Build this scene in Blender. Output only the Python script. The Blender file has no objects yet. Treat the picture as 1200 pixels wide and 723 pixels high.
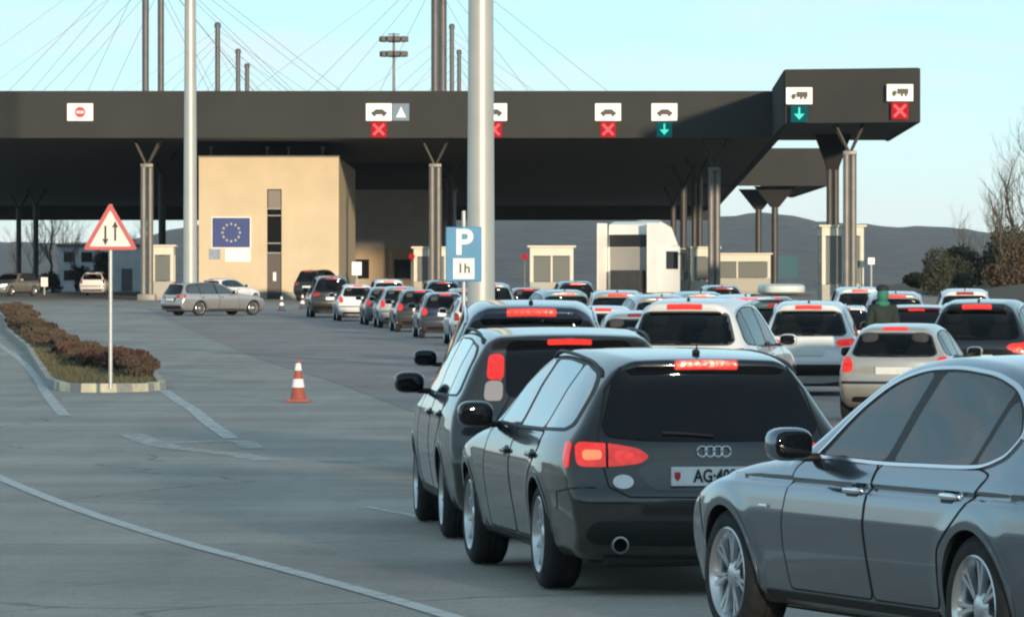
import bpy, bmesh, math, random
import numpy as np
from mathutils import Vector, Matrix
from mathutils.geometry import delaunay_2d_cdt

random.seed(7)
rng = np.random.default_rng(7)
R = math.radians
scene = bpy.context.scene
C = scene.collection

# ------------------------------------------------------------------ camera
cam_d = bpy.data.cameras.new('camera')
cam = bpy.data.objects.new('camera', cam_d)
C.objects.link(cam)
cam.location = (0, 0, 1.80)
cam.rotation_euler = (R(90), 0, 0)
cam_d.sensor_width = 36.0
cam_d.lens = 180.0
cam_d.shift_y = -21.5 / 1200
cam_d.clip_start = 0.5
cam_d.clip_end = 30000
scene.camera = cam

# ------------------------------------------------------------------ sky, sun, exposure
SUN_EL, SUN_AZ = R(5.4), R(180 - 15)
world = bpy.data.worlds.new('World')
scene.world = world
world.use_nodes = True
wn = world.node_tree
wn.nodes.clear()
sky = wn.nodes.new('ShaderNodeTexSky')
sky.sky_type = 'NISHITA'
sky.sun_disc = False
sky.sun_elevation = SUN_EL
sky.sun_rotation = SUN_AZ
sky.altitude = 100
sky.air_density = 0.6
sky.dust_density = 0.1
sky.ozone_density = 1.9
bg = wn.nodes.new('ShaderNodeBackground')
bg.inputs['Strength'].default_value = 0.15
wo = wn.nodes.new('ShaderNodeOutputWorld')
# a thin even veil of high cloud over the whole dome, with fainter and denser streaks in it
tc = wn.nodes.new('ShaderNodeTexCoord')
mp = wn.nodes.new('ShaderNodeMapping')
mp.inputs['Scale'].default_value = (7, 7, 42)
mp.inputs['Location'].default_value = (3.1, 1.7, 0.4)
nz = wn.nodes.new('ShaderNodeTexNoise')
nz.inputs['Scale'].default_value = 1.5
nz.inputs['Detail'].default_value = 5
nz.inputs['Roughness'].default_value = 0.5
veil = wn.nodes.new('ShaderNodeMapRange')
veil.inputs['From Min'].default_value = 0.35
veil.inputs['From Max'].default_value = 0.70
veil.inputs['To Min'].default_value = 0.72
veil.inputs['To Max'].default_value = 0.90
tint = wn.nodes.new('ShaderNodeValToRGB')
tint.color_ramp.elements[0].position = 0.46
tint.color_ramp.elements[0].color = (0.575, 0.925, 0.985, 1)
tint.color_ramp.elements[1].position = 0.64
tint.color_ramp.elements[1].color = (0.74, 0.87, 0.90, 1)
lift = wn.nodes.new('ShaderNodeVectorMath')
lift.operation = 'SCALE'
lift.inputs['Scale'].default_value = 4.35
mxc = wn.nodes.new('ShaderNodeMix')
mxc.data_type = 'RGBA'
wn.links.new(tc.outputs['Generated'], mp.inputs['Vector'])
wn.links.new(mp.outputs['Vector'], nz.inputs['Vector'])
wn.links.new(nz.outputs['Fac'], veil.inputs['Value'])
wn.links.new(nz.outputs['Fac'], tint.inputs['Fac'])
low = wn.nodes.new('ShaderNodeMapRange')
low.inputs['From Min'].default_value = 0.050
low.inputs['From Max'].default_value = 0.0
low.inputs['To Min'].default_value = 0.0
low.inputs['To Max'].default_value = 0.75
whiten = wn.nodes.new('ShaderNodeMix')
whiten.data_type = 'RGBA'
whiten.inputs[7].default_value = (0.95, 0.985, 0.975, 1)
sepz = wn.nodes.new('ShaderNodeSeparateXYZ')
wn.links.new(tc.outputs['Generated'], sepz.inputs['Vector'])
wn.links.new(sepz.outputs['Z'], low.inputs['Value'])
wn.links.new(low.outputs['Result'], whiten.inputs[0])
wn.links.new(tint.outputs['Color'], whiten.inputs[6])
wn.links.new(whiten.outputs[2], lift.inputs[0])
sep = wn.nodes.new('ShaderNodeSeparateXYZ')
wn.links.new(tc.outputs['Generated'], sep.inputs['Vector'])
thin = wn.nodes.new('ShaderNodeMapRange')
thin.inputs['From Min'].default_value = 0.0
thin.inputs['From Max'].default_value = 0.9
thin.inputs['To Min'].default_value = 1.0
thin.inputs['To Max'].default_value = 0.38
wn.links.new(sep.outputs['Z'], thin.inputs['Value'])
vm = wn.nodes.new('ShaderNodeMath')
vm.operation = 'MULTIPLY'
wn.links.new(veil.outputs['Result'], vm.inputs[0])
wn.links.new(thin.outputs['Result'], vm.inputs[1])
wn.links.new(vm.outputs['Value'], mxc.inputs[0])
wn.links.new(sky.outputs['Color'], mxc.inputs[6])
wn.links.new(lift.outputs['Vector'], mxc.inputs[7])
wn.links.new(mxc.outputs[2], bg.inputs['Color'])
wn.links.new(bg.outputs['Background'], wo.inputs['Surface'])

sun_d = bpy.data.lights.new('sun', 'SUN')
sun_d.energy = 3.1
sun_d.angle = R(1.6)
sun_d.color = (1.0, 0.80, 0.56)
sun = bpy.data.objects.new('sun', sun_d)
C.objects.link(sun)
sdir = Vector((math.sin(SUN_AZ) * math.cos(SUN_EL), math.cos(SUN_AZ) * math.cos(SUN_EL), math.sin(SUN_EL)))
sun.rotation_euler = sdir.to_track_quat('Z', 'Y').to_euler()
sun.location = (0, -50, 60)

scene.view_settings.view_transform = 'Standard'
scene.view_settings.look = 'None'
scene.view_settings.gamma = 1.0
scene.view_settings.use_curve_mapping = False
scene.view_settings.exposure = 0.72
scene.cycles.max_bounces = 8
scene.cycles.use_denoising = True
scene.cycles.filter_width = 2.2

# ------------------------------------------------------------------ materials
MATS = {}


def mat(name, col=(0.5, 0.5, 0.5), rough=0.6, metal=0.0, coat=0.0, emit=None, es=0.0, var=0.0, vscale=8.0,
        bump=0.0, bscale=60.0, spec=0.5, col2=None, rvar=0.0, detail=6.0, stretch=None):
    """procedural principled material: colour (optionally mottled by noise), gloss, coat, bump"""
    if name in MATS:
        return MATS[name]
    m = bpy.data.materials.new(name)
    m.use_nodes = True
    nt = m.node_tree
    b = nt.nodes['Principled BSDF']
    b.inputs['Base Color'].default_value = (*col, 1)
    b.inputs['Roughness'].default_value = rough
    b.inputs['Metallic'].default_value = metal
    b.inputs['Specular IOR Level'].default_value = spec
    b.inputs['Coat Weight'].default_value = coat
    b.inputs['Coat Roughness'].default_value = 0.04
    if emit:
        b.inputs['Emission Color'].default_value = (*emit, 1)
        b.inputs['Emission Strength'].default_value = es
    co = nt.nodes.new('ShaderNodeTexCoord')
    vec = co.outputs['Object']
    if stretch:
        mpn = nt.nodes.new('ShaderNodeMapping')
        mpn.inputs['Scale'].default_value = stretch
        nt.links.new(vec, mpn.inputs['Vector'])
        vec = mpn.outputs['Vector']
    if var > 0 or col2:
        n = nt.nodes.new('ShaderNodeTexNoise')
        n.inputs['Scale'].default_value = vscale
        n.inputs['Detail'].default_value = detail
        n.inputs['Roughness'].default_value = 0.6
        nt.links.new(vec, n.inputs['Vector'])
        r = nt.nodes.new('ShaderNodeValToRGB')
        a = [max(0, c * (1 - var)) for c in col]
        z = [min(1, c * (1 + var)) for c in col] if not col2 else list(col2)
        r.color_ramp.elements[0].position = 0.32
        r.color_ramp.elements[1].position = 0.68
        r.color_ramp.elements[0].color = (*a, 1)
        r.color_ramp.elements[1].color = (*z, 1)
        nt.links.new(n.outputs['Fac'], r.inputs['Fac'])
        nt.links.new(r.outputs['Color'], b.inputs['Base Color'])
    if rvar > 0:
        n3 = nt.nodes.new('ShaderNodeTexNoise')
        n3.inputs['Scale'].default_value = 3.5
        n3.inputs['Detail'].default_value = 7
        nt.links.new(co.outputs['Object'], n3.inputs['Vector'])
        mr = nt.nodes.new('ShaderNodeMapRange')
        mr.inputs['From Min'].default_value = 0.3
        mr.inputs['From Max'].default_value = 0.7
        mr.inputs['To Min'].default_value = max(0.0, rough - rvar)
        mr.inputs['To Max'].default_value = min(1.0, rough + rvar)
        nt.links.new(n3.outputs['Fac'], mr.inputs['Value'])
        nt.links.new(mr.outputs['Result'], b.inputs['Roughness'])
    if bump > 0:
        n2 = nt.nodes.new('ShaderNodeTexNoise')
        n2.inputs['Scale'].default_value = bscale
        n2.inputs['Detail'].default_value = 4
        nt.links.new(vec, n2.inputs['Vector'])
        bp = nt.nodes.new('ShaderNodeBump')
        bp.inputs['Strength'].default_value = bump
        bp.inputs['Distance'].default_value = 0.02
        nt.links.new(n2.outputs['Fac'], bp.inputs['Height'])
        nt.links.new(bp.outputs['Normal'], b.inputs['Normal'])
    MATS[name] = m
    return m


def paint(name, col, metal=0.25, rough=0.32):
    """car paint: flaked base under a clear coat, with a thin veil of road dust"""
    if name in MATS:
        return MATS[name]
    m = mat(name, col, rough, metal, 1.0, spec=0.12)
    m.node_tree.nodes['Principled BSDF'].inputs['Coat IOR'].default_value = 1.6
    nt = m.node_tree
    b = nt.nodes['Principled BSDF']
    co = nt.nodes.new('ShaderNodeTexCoord')
    n = nt.nodes.new('ShaderNodeTexNoise')
    n.inputs['Scale'].default_value = 2.2
    n.inputs['Detail'].default_value = 8
    n.inputs['Roughness'].default_value = 0.7
    nt.links.new(co.outputs['Object'], n.inputs['Vector'])
    r = nt.nodes.new('ShaderNodeMapRange')
    r.inputs['From Min'].default_value = 0.35
    r.inputs['From Max'].default_value = 0.75
    r.inputs['To Min'].default_value = 0.02
    r.inputs['To Max'].default_value = 0.11
    nt.links.new(n.outputs['Fac'], r.inputs['Value'])
    nt.links.new(r.outputs['Result'], b.inputs['Coat Roughness'])
    # dust gathers low on the body, splashed up from the road
    sx = nt.nodes.new('ShaderNodeSeparateXYZ')
    nt.links.new(co.outputs['Object'], sx.inputs['Vector'])
    r2 = nt.nodes.new('ShaderNodeMapRange')
    r2.inputs['From Min'].default_value = 0.75
    r2.inputs['From Max'].default_value = 0.25
    r2.inputs['To Min'].default_value = 0.0
    r2.inputs['To Max'].default_value = 0.85
    nt.links.new(sx.outputs['Z'], r2.inputs['Value'])
    mu = nt.nodes.new('ShaderNodeMath')
    mu.operation = 'MULTIPLY'
    nt.links.new(r2.outputs['Result'], mu.inputs[0])
    nt.links.new(n.outputs['Fac'], mu.inputs[1])
    mx = nt.nodes.new('ShaderNodeMix')
    mx.data_type = 'RGBA'
    mx.inputs[6].default_value = (*col, 1)
    mx.inputs[7].default_value = (0.16, 0.145, 0.125, 1)
    nt.links.new(mu.outputs['Value'], mx.inputs[0])
    nt.links.new(mx.outputs[2], b.inputs['Base Color'])
    return m


M_GLASS = mat('car_glass', (0.006, 0.007, 0.010), 0.03, 0, 0.0, spec=0.28)
M_GLASSL = mat('sky_tinted_car_glass', (0.05, 0.068, 0.08), 0.03, 0, 1.0, spec=1.0)  # opaque pane; pale blue base paints in the sky-lit look
M_RUBBER = mat('tyre_rubber', (0.022, 0.022, 0.023), 0.85, var=0.4, vscale=14, bump=0.3, bscale=90)
M_TRIM = mat('black_trim', (0.012, 0.012, 0.013), 0.55)
M_SEAM = mat('shut_line', (0.006, 0.006, 0.007), 0.9)
M_RIM = mat('alloy', (0.62, 0.63, 0.65), 0.28, 0.9, var=0.08, vscale=5)
M_CHROME = mat('chrome', (0.80, 0.82, 0.84), 0.16, 1.0)
M_LAMPSIDE = None
M_DISC = mat('brake_steel', (0.05, 0.05, 0.05), 0.5, 0.6)
M_REDLIT = mat('lit_tail_lens', (0.42, 0.012, 0.01), 0.2, 0, 0.5, emit=(1.0, 0.035, 0.025), es=0.38)
M_REDHOT = mat('lit_brake_lens', (0.45, 0.02, 0.015), 0.25, 0, 0.3, emit=(1.0, 0.05, 0.035), es=0.50)
M_REDCORE = mat('brake_lamp_core', (0.8, 0.1, 0.05), 0.3, 0, 0, emit=(1.0, 0.20, 0.09), es=0.75)
for _m in (M_REDLIT, M_REDHOT):
    # moulded facets of the lens: the lamp behind shows unevenly through it
    _nt = _m.node_tree
    _b = _nt.nodes['Principled BSDF']
    _co = _nt.nodes.new('ShaderNodeTexCoord')
    _v = _nt.nodes.new('ShaderNodeTexVoronoi')
    _v.inputs['Scale'].default_value = 26
    _nt.links.new(_co.outputs['Object'], _v.inputs['Vector'])
    _r = _nt.nodes.new('ShaderNodeMapRange')
    _r.inputs['From Max'].default_value = .8
    _es = _b.inputs['Emission Strength'].default_value
    _r.inputs['To Min'].default_value = _es * 1.05
    _r.inputs['To Max'].default_value = _es * .7
    _nt.links.new(_v.outputs['Distance'], _r.inputs['Value'])
    _nt.links.new(_r.outputs['Result'], _b.inputs['Emission Strength'])
    _bp = _nt.nodes.new('ShaderNodeBump')
    _bp.inputs['Strength'].default_value = .4
    _bp.inputs['Distance'].default_value = .004
    _nt.links.new(_v.outputs['Distance'], _bp.inputs['Height'])
    _nt.links.new(_bp.outputs['Normal'], _b.inputs['Normal'])
M_RED = mat('tail_lens', (0.30, 0.012, 0.012), 0.12, 0, 0.8)
M_RIMDARK = mat('alloy_grey', (0.30, 0.31, 0.33), 0.3, 0.9)
M_CLEARL = mat('clear_lens', (0.36, 0.33, 0.34), 0.12, 0, 0.8)
M_HEADL = mat('headlamp_lens', (0.55, 0.57, 0.6), 0.08, 0.3, 1.0)
M_HEADON = mat('lit_headlamp', (0.9, 0.9, 0.85), 0.1, 0, 0.5, emit=(1, 0.97, 0.88), es=4.0)
M_PLATE = mat('plate_white', (0.74, 0.75, 0.74), 0.4, var=0.06, vscale=12)
M_BLACKINK = mat('black_ink', (0.01, 0.01, 0.01), 0.5)
M_REDINK = mat('red_ink', (0.55, 0.02, 0.03), 0.5)
M_WHITE = mat('white_sheet', (0.80, 0.80, 0.78), 0.45, var=0.05, vscale=3)


# ------------------------------------------------------------------ mesh helpers
def mesh_obj(name, verts, faces, m, parent=None, smooth=False, sharp=None):
    me = bpy.data.meshes.new(name)
    me.from_pydata([tuple(v) for v in verts], [], [tuple(f) for f in faces])
    me.update()
    if m is not None:
        me.materials.append(m)
    if smooth:
        me.polygons.foreach_set('use_smooth', np.ones(len(me.polygons), bool))
        if sharp:
            me.set_sharp_from_angle(angle=R(sharp))
    o = bpy.data.objects.new(name, me)
    C.objects.link(o)
    if parent is not None:
        o.parent = parent
    return o


class MB:
    """collects shapes for ONE mesh"""

    def __init__(self):
        self.v = []
        self.f = []

    def add(self, vs, fs):
        n = len(self.v)
        self.v += [tuple(p) for p in vs]
        self.f += [tuple(i + n for i in f) for f in fs]
        return self

    def box(self, x0, x1, y0, y1, z0, z1, bev=0.0):
        if bev <= 0:
            vs = [(x, y, z) for z in (z0, z1) for y in (y0, y1) for x in (x0, x1)]
            fs = [(0, 2, 3, 1), (4, 5, 7, 6), (0, 1, 5, 4), (2, 6, 7, 3), (0, 4, 6, 2), (1, 3, 7, 5)]
            return self.add(vs, fs)
        bm = bmesh.new()
        bmesh.ops.create_cube(bm, size=1)
        for v in bm.verts:
            v.co = Vector(((x0 + x1) / 2 + v.co.x * (x1 - x0), (y0 + y1) / 2 + v.co.y * (y1 - y0),
                           (z0 + z1) / 2 + v.co.z * (z1 - z0)))
        bmesh.ops.bevel(bm, geom=bm.edges[:], offset=bev, segments=2, affect='EDGES', profile=0.6)
        bm.verts.index_update()
        self.add([v.co[:] for v in bm.verts], [[v.index for v in f.verts] for f in bm.faces])
        bm.free()
        return self

    def tube(self, pts, rad, n=8, cap=True):
        pts = [Vector(p) for p in pts]
        rads = rad if hasattr(rad, '__len__') else [rad] * len(pts)
        rings = []
        vs = []
        for i, p in enumerate(pts):
            a = pts[max(0, i - 1)]
            b = pts[min(len(pts) - 1, i + 1)]
            d = (b - a)
            if d.length < 1e-9:
                d = Vector((0, 0, 1))
            d.normalize()
            up = Vector((0, 0, 1)) if abs(d.z) < 0.95 else Vector((1, 0, 0))
            s = d.cross(up).normalized()
            t = s.cross(d).normalized()
            rings.append(len(vs))
            for k in range(n):
                a_ = 2 * math.pi * k / n
                vs.append(p + (s * math.cos(a_) + t * math.sin(a_)) * rads[i])
        fs = []
        for i in range(len(pts) - 1):
            for k in range(n):
                k2 = (k + 1) % n
                fs.append((rings[i] + k, rings[i] + k2, rings[i + 1] + k2, rings[i + 1] + k))
        if cap:
            fs.append(tuple(range(n))[::-1])
            fs.append(tuple(rings[-1] + k for k in range(n)))
        return self.add(vs, fs)

    def lathe(self, prof, axis='z', n=32, centre=(0, 0, 0)):
        """prof: list of (radius, height)"""
        vs = []
        cx, cy, cz = centre
        for (r, h) in prof:
            for k in range(n):
                a = 2 * math.pi * k / n
                c, s = math.cos(a) * r, math.sin(a) * r
                if axis == 'z':
                    vs.append((cx + c, cy + s, cz + h))
                elif axis == 'y':
                    vs.append((cx + c, cy + h, cz - s))
                else:
                    vs.append((cx + h, cy + c, cz + s))
        fs = []
        for i in range(len(prof) - 1):
            for k in range(n):
                k2 = (k + 1) % n
                fs.append((i * n + k, i * n + k2, (i + 1) * n + k2, (i + 1) * n + k))
        return self.add(vs, fs)

    def prism(self, poly, z0, z1):
        """poly: list of (x, y), counter-clockwise"""
        n = len(poly)
        vs = [(p[0], p[1], z0) for p in poly] + [(p[0], p[1], z1) for p in poly]
        fs = [tuple(range(n))[::-1], tuple(range(n, 2 * n))]
        fs += [(i, (i + 1) % n, n + (i + 1) % n, n + i) for i in range(n)]
        return self.add(vs, fs)

    def plate_xz(self, poly, y0, y1):
        """poly: list of (x, z); an extrusion along y"""
        n = len(poly)
        vs = [(p[0], y0, p[1]) for p in poly] + [(p[0], y1, p[1]) for p in poly]
        fs = [tuple(range(n)), tuple(range(n, 2 * n))[::-1]]
        fs += [((i + 1) % n, i, n + i, n + (i + 1) % n) for i in range(n)]
        return self.add(vs, fs)

    def build(self, name, m, parent=None, smooth=False, sharp=40):
        return mesh_obj(name, self.v, self.f, m, parent, smooth, sharp)


def tag(o, label=None, cat=None, group=None, kind=None):
    if label:
        o['label'] = label
    if cat:
        o['category'] = cat
    if group:
        o['group'] = group
    if kind:
        o['kind'] = kind
    return o


def empty(name, loc=(0, 0, 0), rz=0.0):
    o = bpy.data.objects.new(name, None)
    o.empty_display_size = 0.3
    o.location = loc
    o.rotation_euler = (0, 0, rz)
    C.objects.link(o)
    return o


def text_mesh(body, size, bold=0.0):
    cu = bpy.data.curves.new('lettering', 'FONT')
    cu.body = body
    cu.size = size
    cu.align_x = 'CENTER'
    cu.align_y = 'CENTER'
    cu.extrude = 0.002
    cu.offset = bold
    o = bpy.data.objects.new('lettering', cu)
    C.objects.link(o)
    dg = bpy.context.evaluated_depsgraph_get()
    me = bpy.data.meshes.new_from_object(o.evaluated_get(dg))
    bpy.data.objects.remove(o)
    bpy.data.curves.remove(cu)
    return me


def sstep(x, a, b):
    t = np.clip((np.asarray(x, float) - a) / (b - a), 0, 1)
    return t * t * (3 - 2 * t)


# ------------------------------------------------------------------ the lie of the land
def gz(x, y):
    """height of the pavement: level near the cars, rising gently to the checkpoint"""
    g = 1.65 * sstep(y, 90, 385)
    return g + 0 * np.asarray(x, float)


def gzf(x, y):
    return float(gz(x, y))


def sheet(name, xs, ys, dz, m, kind='structure', inside=None):
    xs = np.asarray(xs, float)
    ys = np.asarray(ys, float)
    X, Y = np.meshgrid(xs, ys)
    Z = gz(X, Y) + dz
    nx = len(xs)
    V = np.stack([X.ravel(), Y.ravel(), Z.ravel()], 1)
    F = []
    for j in range(len(ys) - 1):
        for i in range(nx - 1):
            if inside is None or inside((xs[i] + xs[i + 1]) / 2, (ys[j] + ys[j + 1]) / 2):
                a = j * nx + i
                F.append((a, a + 1, a + nx + 1, a + nx))
    o = mesh_obj(name, V, F, m, None, True)
    tag(o, kind=kind)
    return o


def ground_patch(name, poly, dz, m, res=3.0):
    """flat marking or paving that follows the ground; poly = list of (x, y)"""
    P = [Vector(p) for p in poly]
    pts = []
    for i in range(len(P)):
        a, b = P[i], P[(i + 1) % len(P)]
        k = max(1, int((b - a).length / res))
        for t in range(k):
            pts.append(a.lerp(b, t / k))
    n = len(pts)
    edges = [(i, (i + 1) % n) for i in range(n)]
    xs = [p.x for p in pts]
    ys = [p.y for p in pts]
    pa = np.array([(p.x, p.y) for p in pts])
    g = []
    for x in np.arange(min(xs) + res * .5, max(xs), res):
        for y in np.arange(min(ys) + res * .5, max(ys), res):
            g.append((x, y))
    if g:
        g = np.array(g)
        ins = point_in_poly(g, pa) & (poly_dist(g, pa) > res * 0.3)
        pts = pts + [Vector(p) for p in g[ins]]
    v, e, f, *_ = delaunay_2d_cdt(pts, edges, [], 1, 1e-6)
    V = [(p.x, p.y, gzf(p.x, p.y) + dz) for p in v]
    o = mesh_obj(name, V, f, m, None, True)
    return o


def line_strip(name, pts, width, dz, m, res=1.0):
    P = [Vector(p) for p in smooth_line(pts, 6)]
    L, Rr = [], []
    for i in range(len(P)):
        d = P[min(i + 1, len(P) - 1)] - P[max(i - 1, 0)]
        d.normalize()
        nrm = Vector((-d.y, d.x))
        L.append(P[i] + nrm * width / 2)
        Rr.append(P[i] - nrm * width / 2)
    V = [(p.x, p.y, gzf(p.x, p.y) + dz) for p in L + Rr]
    n = len(P)
    F = [(i, n + i, n + i + 1, i + 1) for i in range(n - 1)]
    return mesh_obj(name, V, F, m, None, True)


def smooth_line(pts, k=6, closed=False):
    """Catmull-Rom through the points"""
    P = [np.array(p, float) for p in pts]
    n = len(P)
    out = []
    rngi = range(n if closed else n - 1)
    for i in rngi:
        p0 = P[(i - 1) % n] if (closed or i > 0) else 2 * P[0] - P[1]
        p1 = P[i]
        p2 = P[(i + 1) % n]
        p3 = P[(i + 2) % n] if (closed or i + 2 < n) else 2 * P[-1] - P[-2]
        for t in np.arange(k) / k:
            out.append(0.5 * ((2 * p1) + (-p0 + p2) * t + (2 * p0 - 5 * p1 + 4 * p2 - p3) * t * t
                              + (-p0 + 3 * p1 - 3 * p2 + p3) * t ** 3))
    if not closed:
        out.append(P[-1])
    return out


def point_in_poly(pts, poly):
    x, y = pts[:, 0], pts[:, 1]
    ins = np.zeros(len(pts), bool)
    n = len(poly)
    for i in range(n):
        x1, y1 = poly[i]
        x2, y2 = poly[(i + 1) % n]
        if y1 == y2:
            continue
        c = ((y1 > y) != (y2 > y)) & (x < (x2 - x1) * (y - y1) / (y2 - y1) + x1)
        ins ^= c
    return ins


def poly_dist(pts, poly):
    d = np.full(len(pts), 1e9)
    n = len(poly)
    for i in range(n):
        a = np.asarray(poly[i], float)
        b = np.asarray(poly[(i + 1) % n], float)
        ab = b - a
        l2 = max(1e-12, ab @ ab)
        t = np.clip(((pts - a) @ ab) / l2, 0, 1)
        q = pts - (a + t[:, None] * ab)
        d = np.minimum(d, np.hypot(q[:, 0], q[:, 1]))
    return d


def chaikin(poly, it=2, closed=True, rad=.045):
    """round the corners of an outline with a set radius"""
    if it <= 1:
        rad = .015
    P = [np.array(p, float) for p in poly]
    n = len(P)
    out = []
    for i in range(n):
        a, b, c = P[(i - 1) % n], P[i], P[(i + 1) % n]
        la, lc = np.linalg.norm(a - b), np.linalg.norm(c - b)
        ca = float((a - b) @ (c - b) / max(1e-9, la * lc))
        r = min(rad * (1.0 if ca > -.8 else 3.0), .45 * la, .45 * lc)
        p, q = b + (a - b) / la * r, b + (c - b) / lc * r
        for t in (0, .25, .5, .75, 1):
            out.append((1 - t) ** 2 * p + 2 * t * (1 - t) * b + t * t * q)
    return out


def densify(poly, res, closed=True):
    out = []
    n = len(poly)
    for i in range(n if closed else n - 1):
        a, b = np.array(poly[i], float), np.array(poly[(i + 1) % n], float)
        k = max(1, int(math.ceil(np.linalg.norm(b - a) / res)))
        for t in range(k):
            out.append(a + (b - a) * t / k)
    if not closed:
        out.append(np.array(poly[-1], float))
    return out


# ------------------------------------------------------------------ car bodies
class Body:
    """a car body as a smooth implicit solid: side silhouette x plan width, filleted, with wheel arches cut out"""

    def __init__(s, spec):
        s.sp = spec
        s.W = spec['W']
        prof = smooth_line(spec['profile'], 7)
        prof = np.array(prof + [np.array((spec['profile'][-1][0] - .1, .2)), np.array((spec['profile'][0][0] + .1, .2))])
        s.xr, s.xf = prof[:, 0].min(), prof[:, 0].max()
        s.H = prof[:, 1].max()
        # 2-D signed distance field of the silhouette
        s.h = 0.0125
        s.x0, s.z0 = s.xr - .45, 0.0
        gx = np.arange(s.x0, s.xf + .45, s.h)
        gzz = np.arange(0.0, s.H + .35, s.h)
        X, Z = np.meshgrid(gx, gzz, indexing='ij')
        P = np.stack([X.ravel(), Z.ravel()], 1)
        d = poly_dist(P, prof)
        ins = point_in_poly(P, prof)
        s.sdf = np.where(ins, -d, d).reshape(X.shape)
        # half width against height
        zt = np.arange(0, s.H + .4, 0.005)
        sec = spec['section']
        ins_ = np.interp(zt, [a for a, b in sec], [b for a, b in sec])
        kk = np.exp(-np.linspace(-2.5, 2.5, 2 * spec.get('secsmooth', 4) + 1) ** 2)
        kk /= kk.sum()
        pad = len(kk) // 2
        ins_ = np.convolve(np.pad(ins_, pad, mode='edge'), kk, 'valid')
        s.zt, s.inst = zt, ins_
        s.Rt = spec['Rt']
        s.Ra = spec.get('Ra', s.Rt + .035)
        s.wb = spec['wb']

    def lookup(s, x, z):
        fx = np.clip((x - s.x0) / s.h, 0, s.sdf.shape[0] - 1.001)
        fz = np.clip((z - s.z0) / s.h, 0, s.sdf.shape[1] - 1.001)
        ix = fx.astype(np.int32)
        iz = fz.astype(np.int32)
        tx = fx - ix
        tz = fz - iz
        S = s.sdf
        return ((S[ix, iz] * (1 - tx) + S[ix + 1, iz] * tx) * (1 - tz)
                + (S[ix, iz + 1] * (1 - tx) + S[ix + 1, iz + 1] * tx) * tz)

    def F(s, x, y, z, arches=True):
        sp = s.sp
        ay = np.abs(y)
        t = ay / (s.W / 2)
        tt = np.power(np.minimum(t, 1.2), 2.3)
        xm = (s.xr + s.xf) / 2
        wr = np.clip((xm - x) / (xm - s.xr), 0, 1)
        wf = np.clip((x - xm) / (s.xf - xm), 0, 1)
        xe = x - sp.get('bow_r', .10) * tt * wr + sp.get('bow_f', .28) * tt * wf
        ze = z + sp.get('crown', .05) * t * t * sstep(z, .55, .95)
        a = s.lookup(xe, ze)
        hw = s.W / 2 - np.interp(z, s.zt, s.inst)
        hw = hw - sp.get('plan_r', .09) * np.clip((s.xr + .95 - x) / .95, 0, 1) ** 2
        hw = hw - sp.get('plan_f', .12) * np.clip((x - s.xf + 1.0) / 1.0, 0, 1) ** 2
        zb = sp['belt']
        gh = np.clip((z - zb + .05) / (s.H - zb), 0, 1)
        hw = hw - gh * (sp.get('gh_r', .10) * np.clip((xm - .2 - x) / (xm - s.xr), 0, 1) ** 1.6
                        + sp.get('gh_f', .10) * np.clip((x - xm) / 1.2, 0, 1) ** 2)
        d1 = np.hypot(x, z - s.Rt)
        d2 = np.hypot(x - s.wb, z - s.Rt)
        fl = sp.get('flare', .012)
        hw = hw + fl * (np.exp(-((d1 - s.Ra - .03) / .06) ** 2) + np.exp(-((d2 - s.Ra - .03) / .06) ** 2))
        b = (ay - hw) * .97
        r = sp.get('fillet', .09) * (0.55 + 0.45 * sstep(z, .4, .9))
        u = np.maximum(r + a, 0)
        v = np.maximum(r + b, 0)
        f = np.minimum(np.maximum(a, b), -r) + np.sqrt(u * u + v * v)
        if arches:
            yin = .50
            f = np.maximum(f, -np.maximum(d1 - s.Ra, yin - ay))
            f = np.maximum(f, -np.maximum(d2 - s.Ra, yin - ay))
        return f

    def grad(s, P, e=.006, arches=False):
        x, y, z = P[:, 0], P[:, 1], P[:, 2]
        g = np.stack([s.F(x + e, y, z, arches) - s.F(x - e, y, z, arches),
                      s.F(x, y + e, z, arches) - s.F(x, y - e, z, arches),
                      s.F(x, y, z + e, arches) - s.F(x, y, z - e, arches)], 1) / (2 * e)
        return g

    def shell(s, h):
        """surface nets"""
        xs = np.arange(s.xr - 3 * h, s.xf + 4 * h, h)
        ny = int(math.ceil((s.W / 2 + .05) / h))
        ys = np.arange(-ny, ny + 1) * h + h * .5
        zs = np.arange(.2 - 3 * h, s.H + 4 * h, h)
        X, Y, Z = np.meshgrid(xs, ys, zs, indexing='ij')
        G = s.F(X, Y, Z)
        neg = G < 0
        nx, ny_, nz_ = G.shape
        cs = np.zeros((nx - 1, ny_ - 1, nz_ - 1), np.int8)
        corners = [(i, j, k) for i in (0, 1) for j in (0, 1) for k in (0, 1)]
        for (i, j, k) in corners:
            cs += neg[i:nx - 1 + i, j:ny_ - 1 + j, k:nz_ - 1 + k]
        act = (cs > 0) & (cs < 8)
        idx = np.full(act.shape, -1, np.int64)
        ci = np.argwhere(act)
        idx[act] = np.arange(len(ci))
        acc = np.zeros((len(ci), 3))
        cnt = np.zeros(len(ci))
        for a in corners:
            for ax in range(3):
                if a[ax] == 1:
                    continue
                b = list(a)
                b[ax] = 1
                ga = G[ci[:, 0] + a[0], ci[:, 1] + a[1], ci[:, 2] + a[2]]
                gb = G[ci[:, 0] + b[0], ci[:, 1] + b[1], ci[:, 2] + b[2]]
                m = (ga < 0) != (gb < 0)
                t = np.where(m, ga / np.where(m, ga - gb, 1), 0)
                p = np.tile(np.array(a, float), (len(ci), 1))
                p[:, ax] += t
                acc[m] += p[m]
                cnt[m] += 1
        V = (ci + acc / cnt[:, None]) * h + np.array([xs[0], ys[0], zs[0]])
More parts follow.
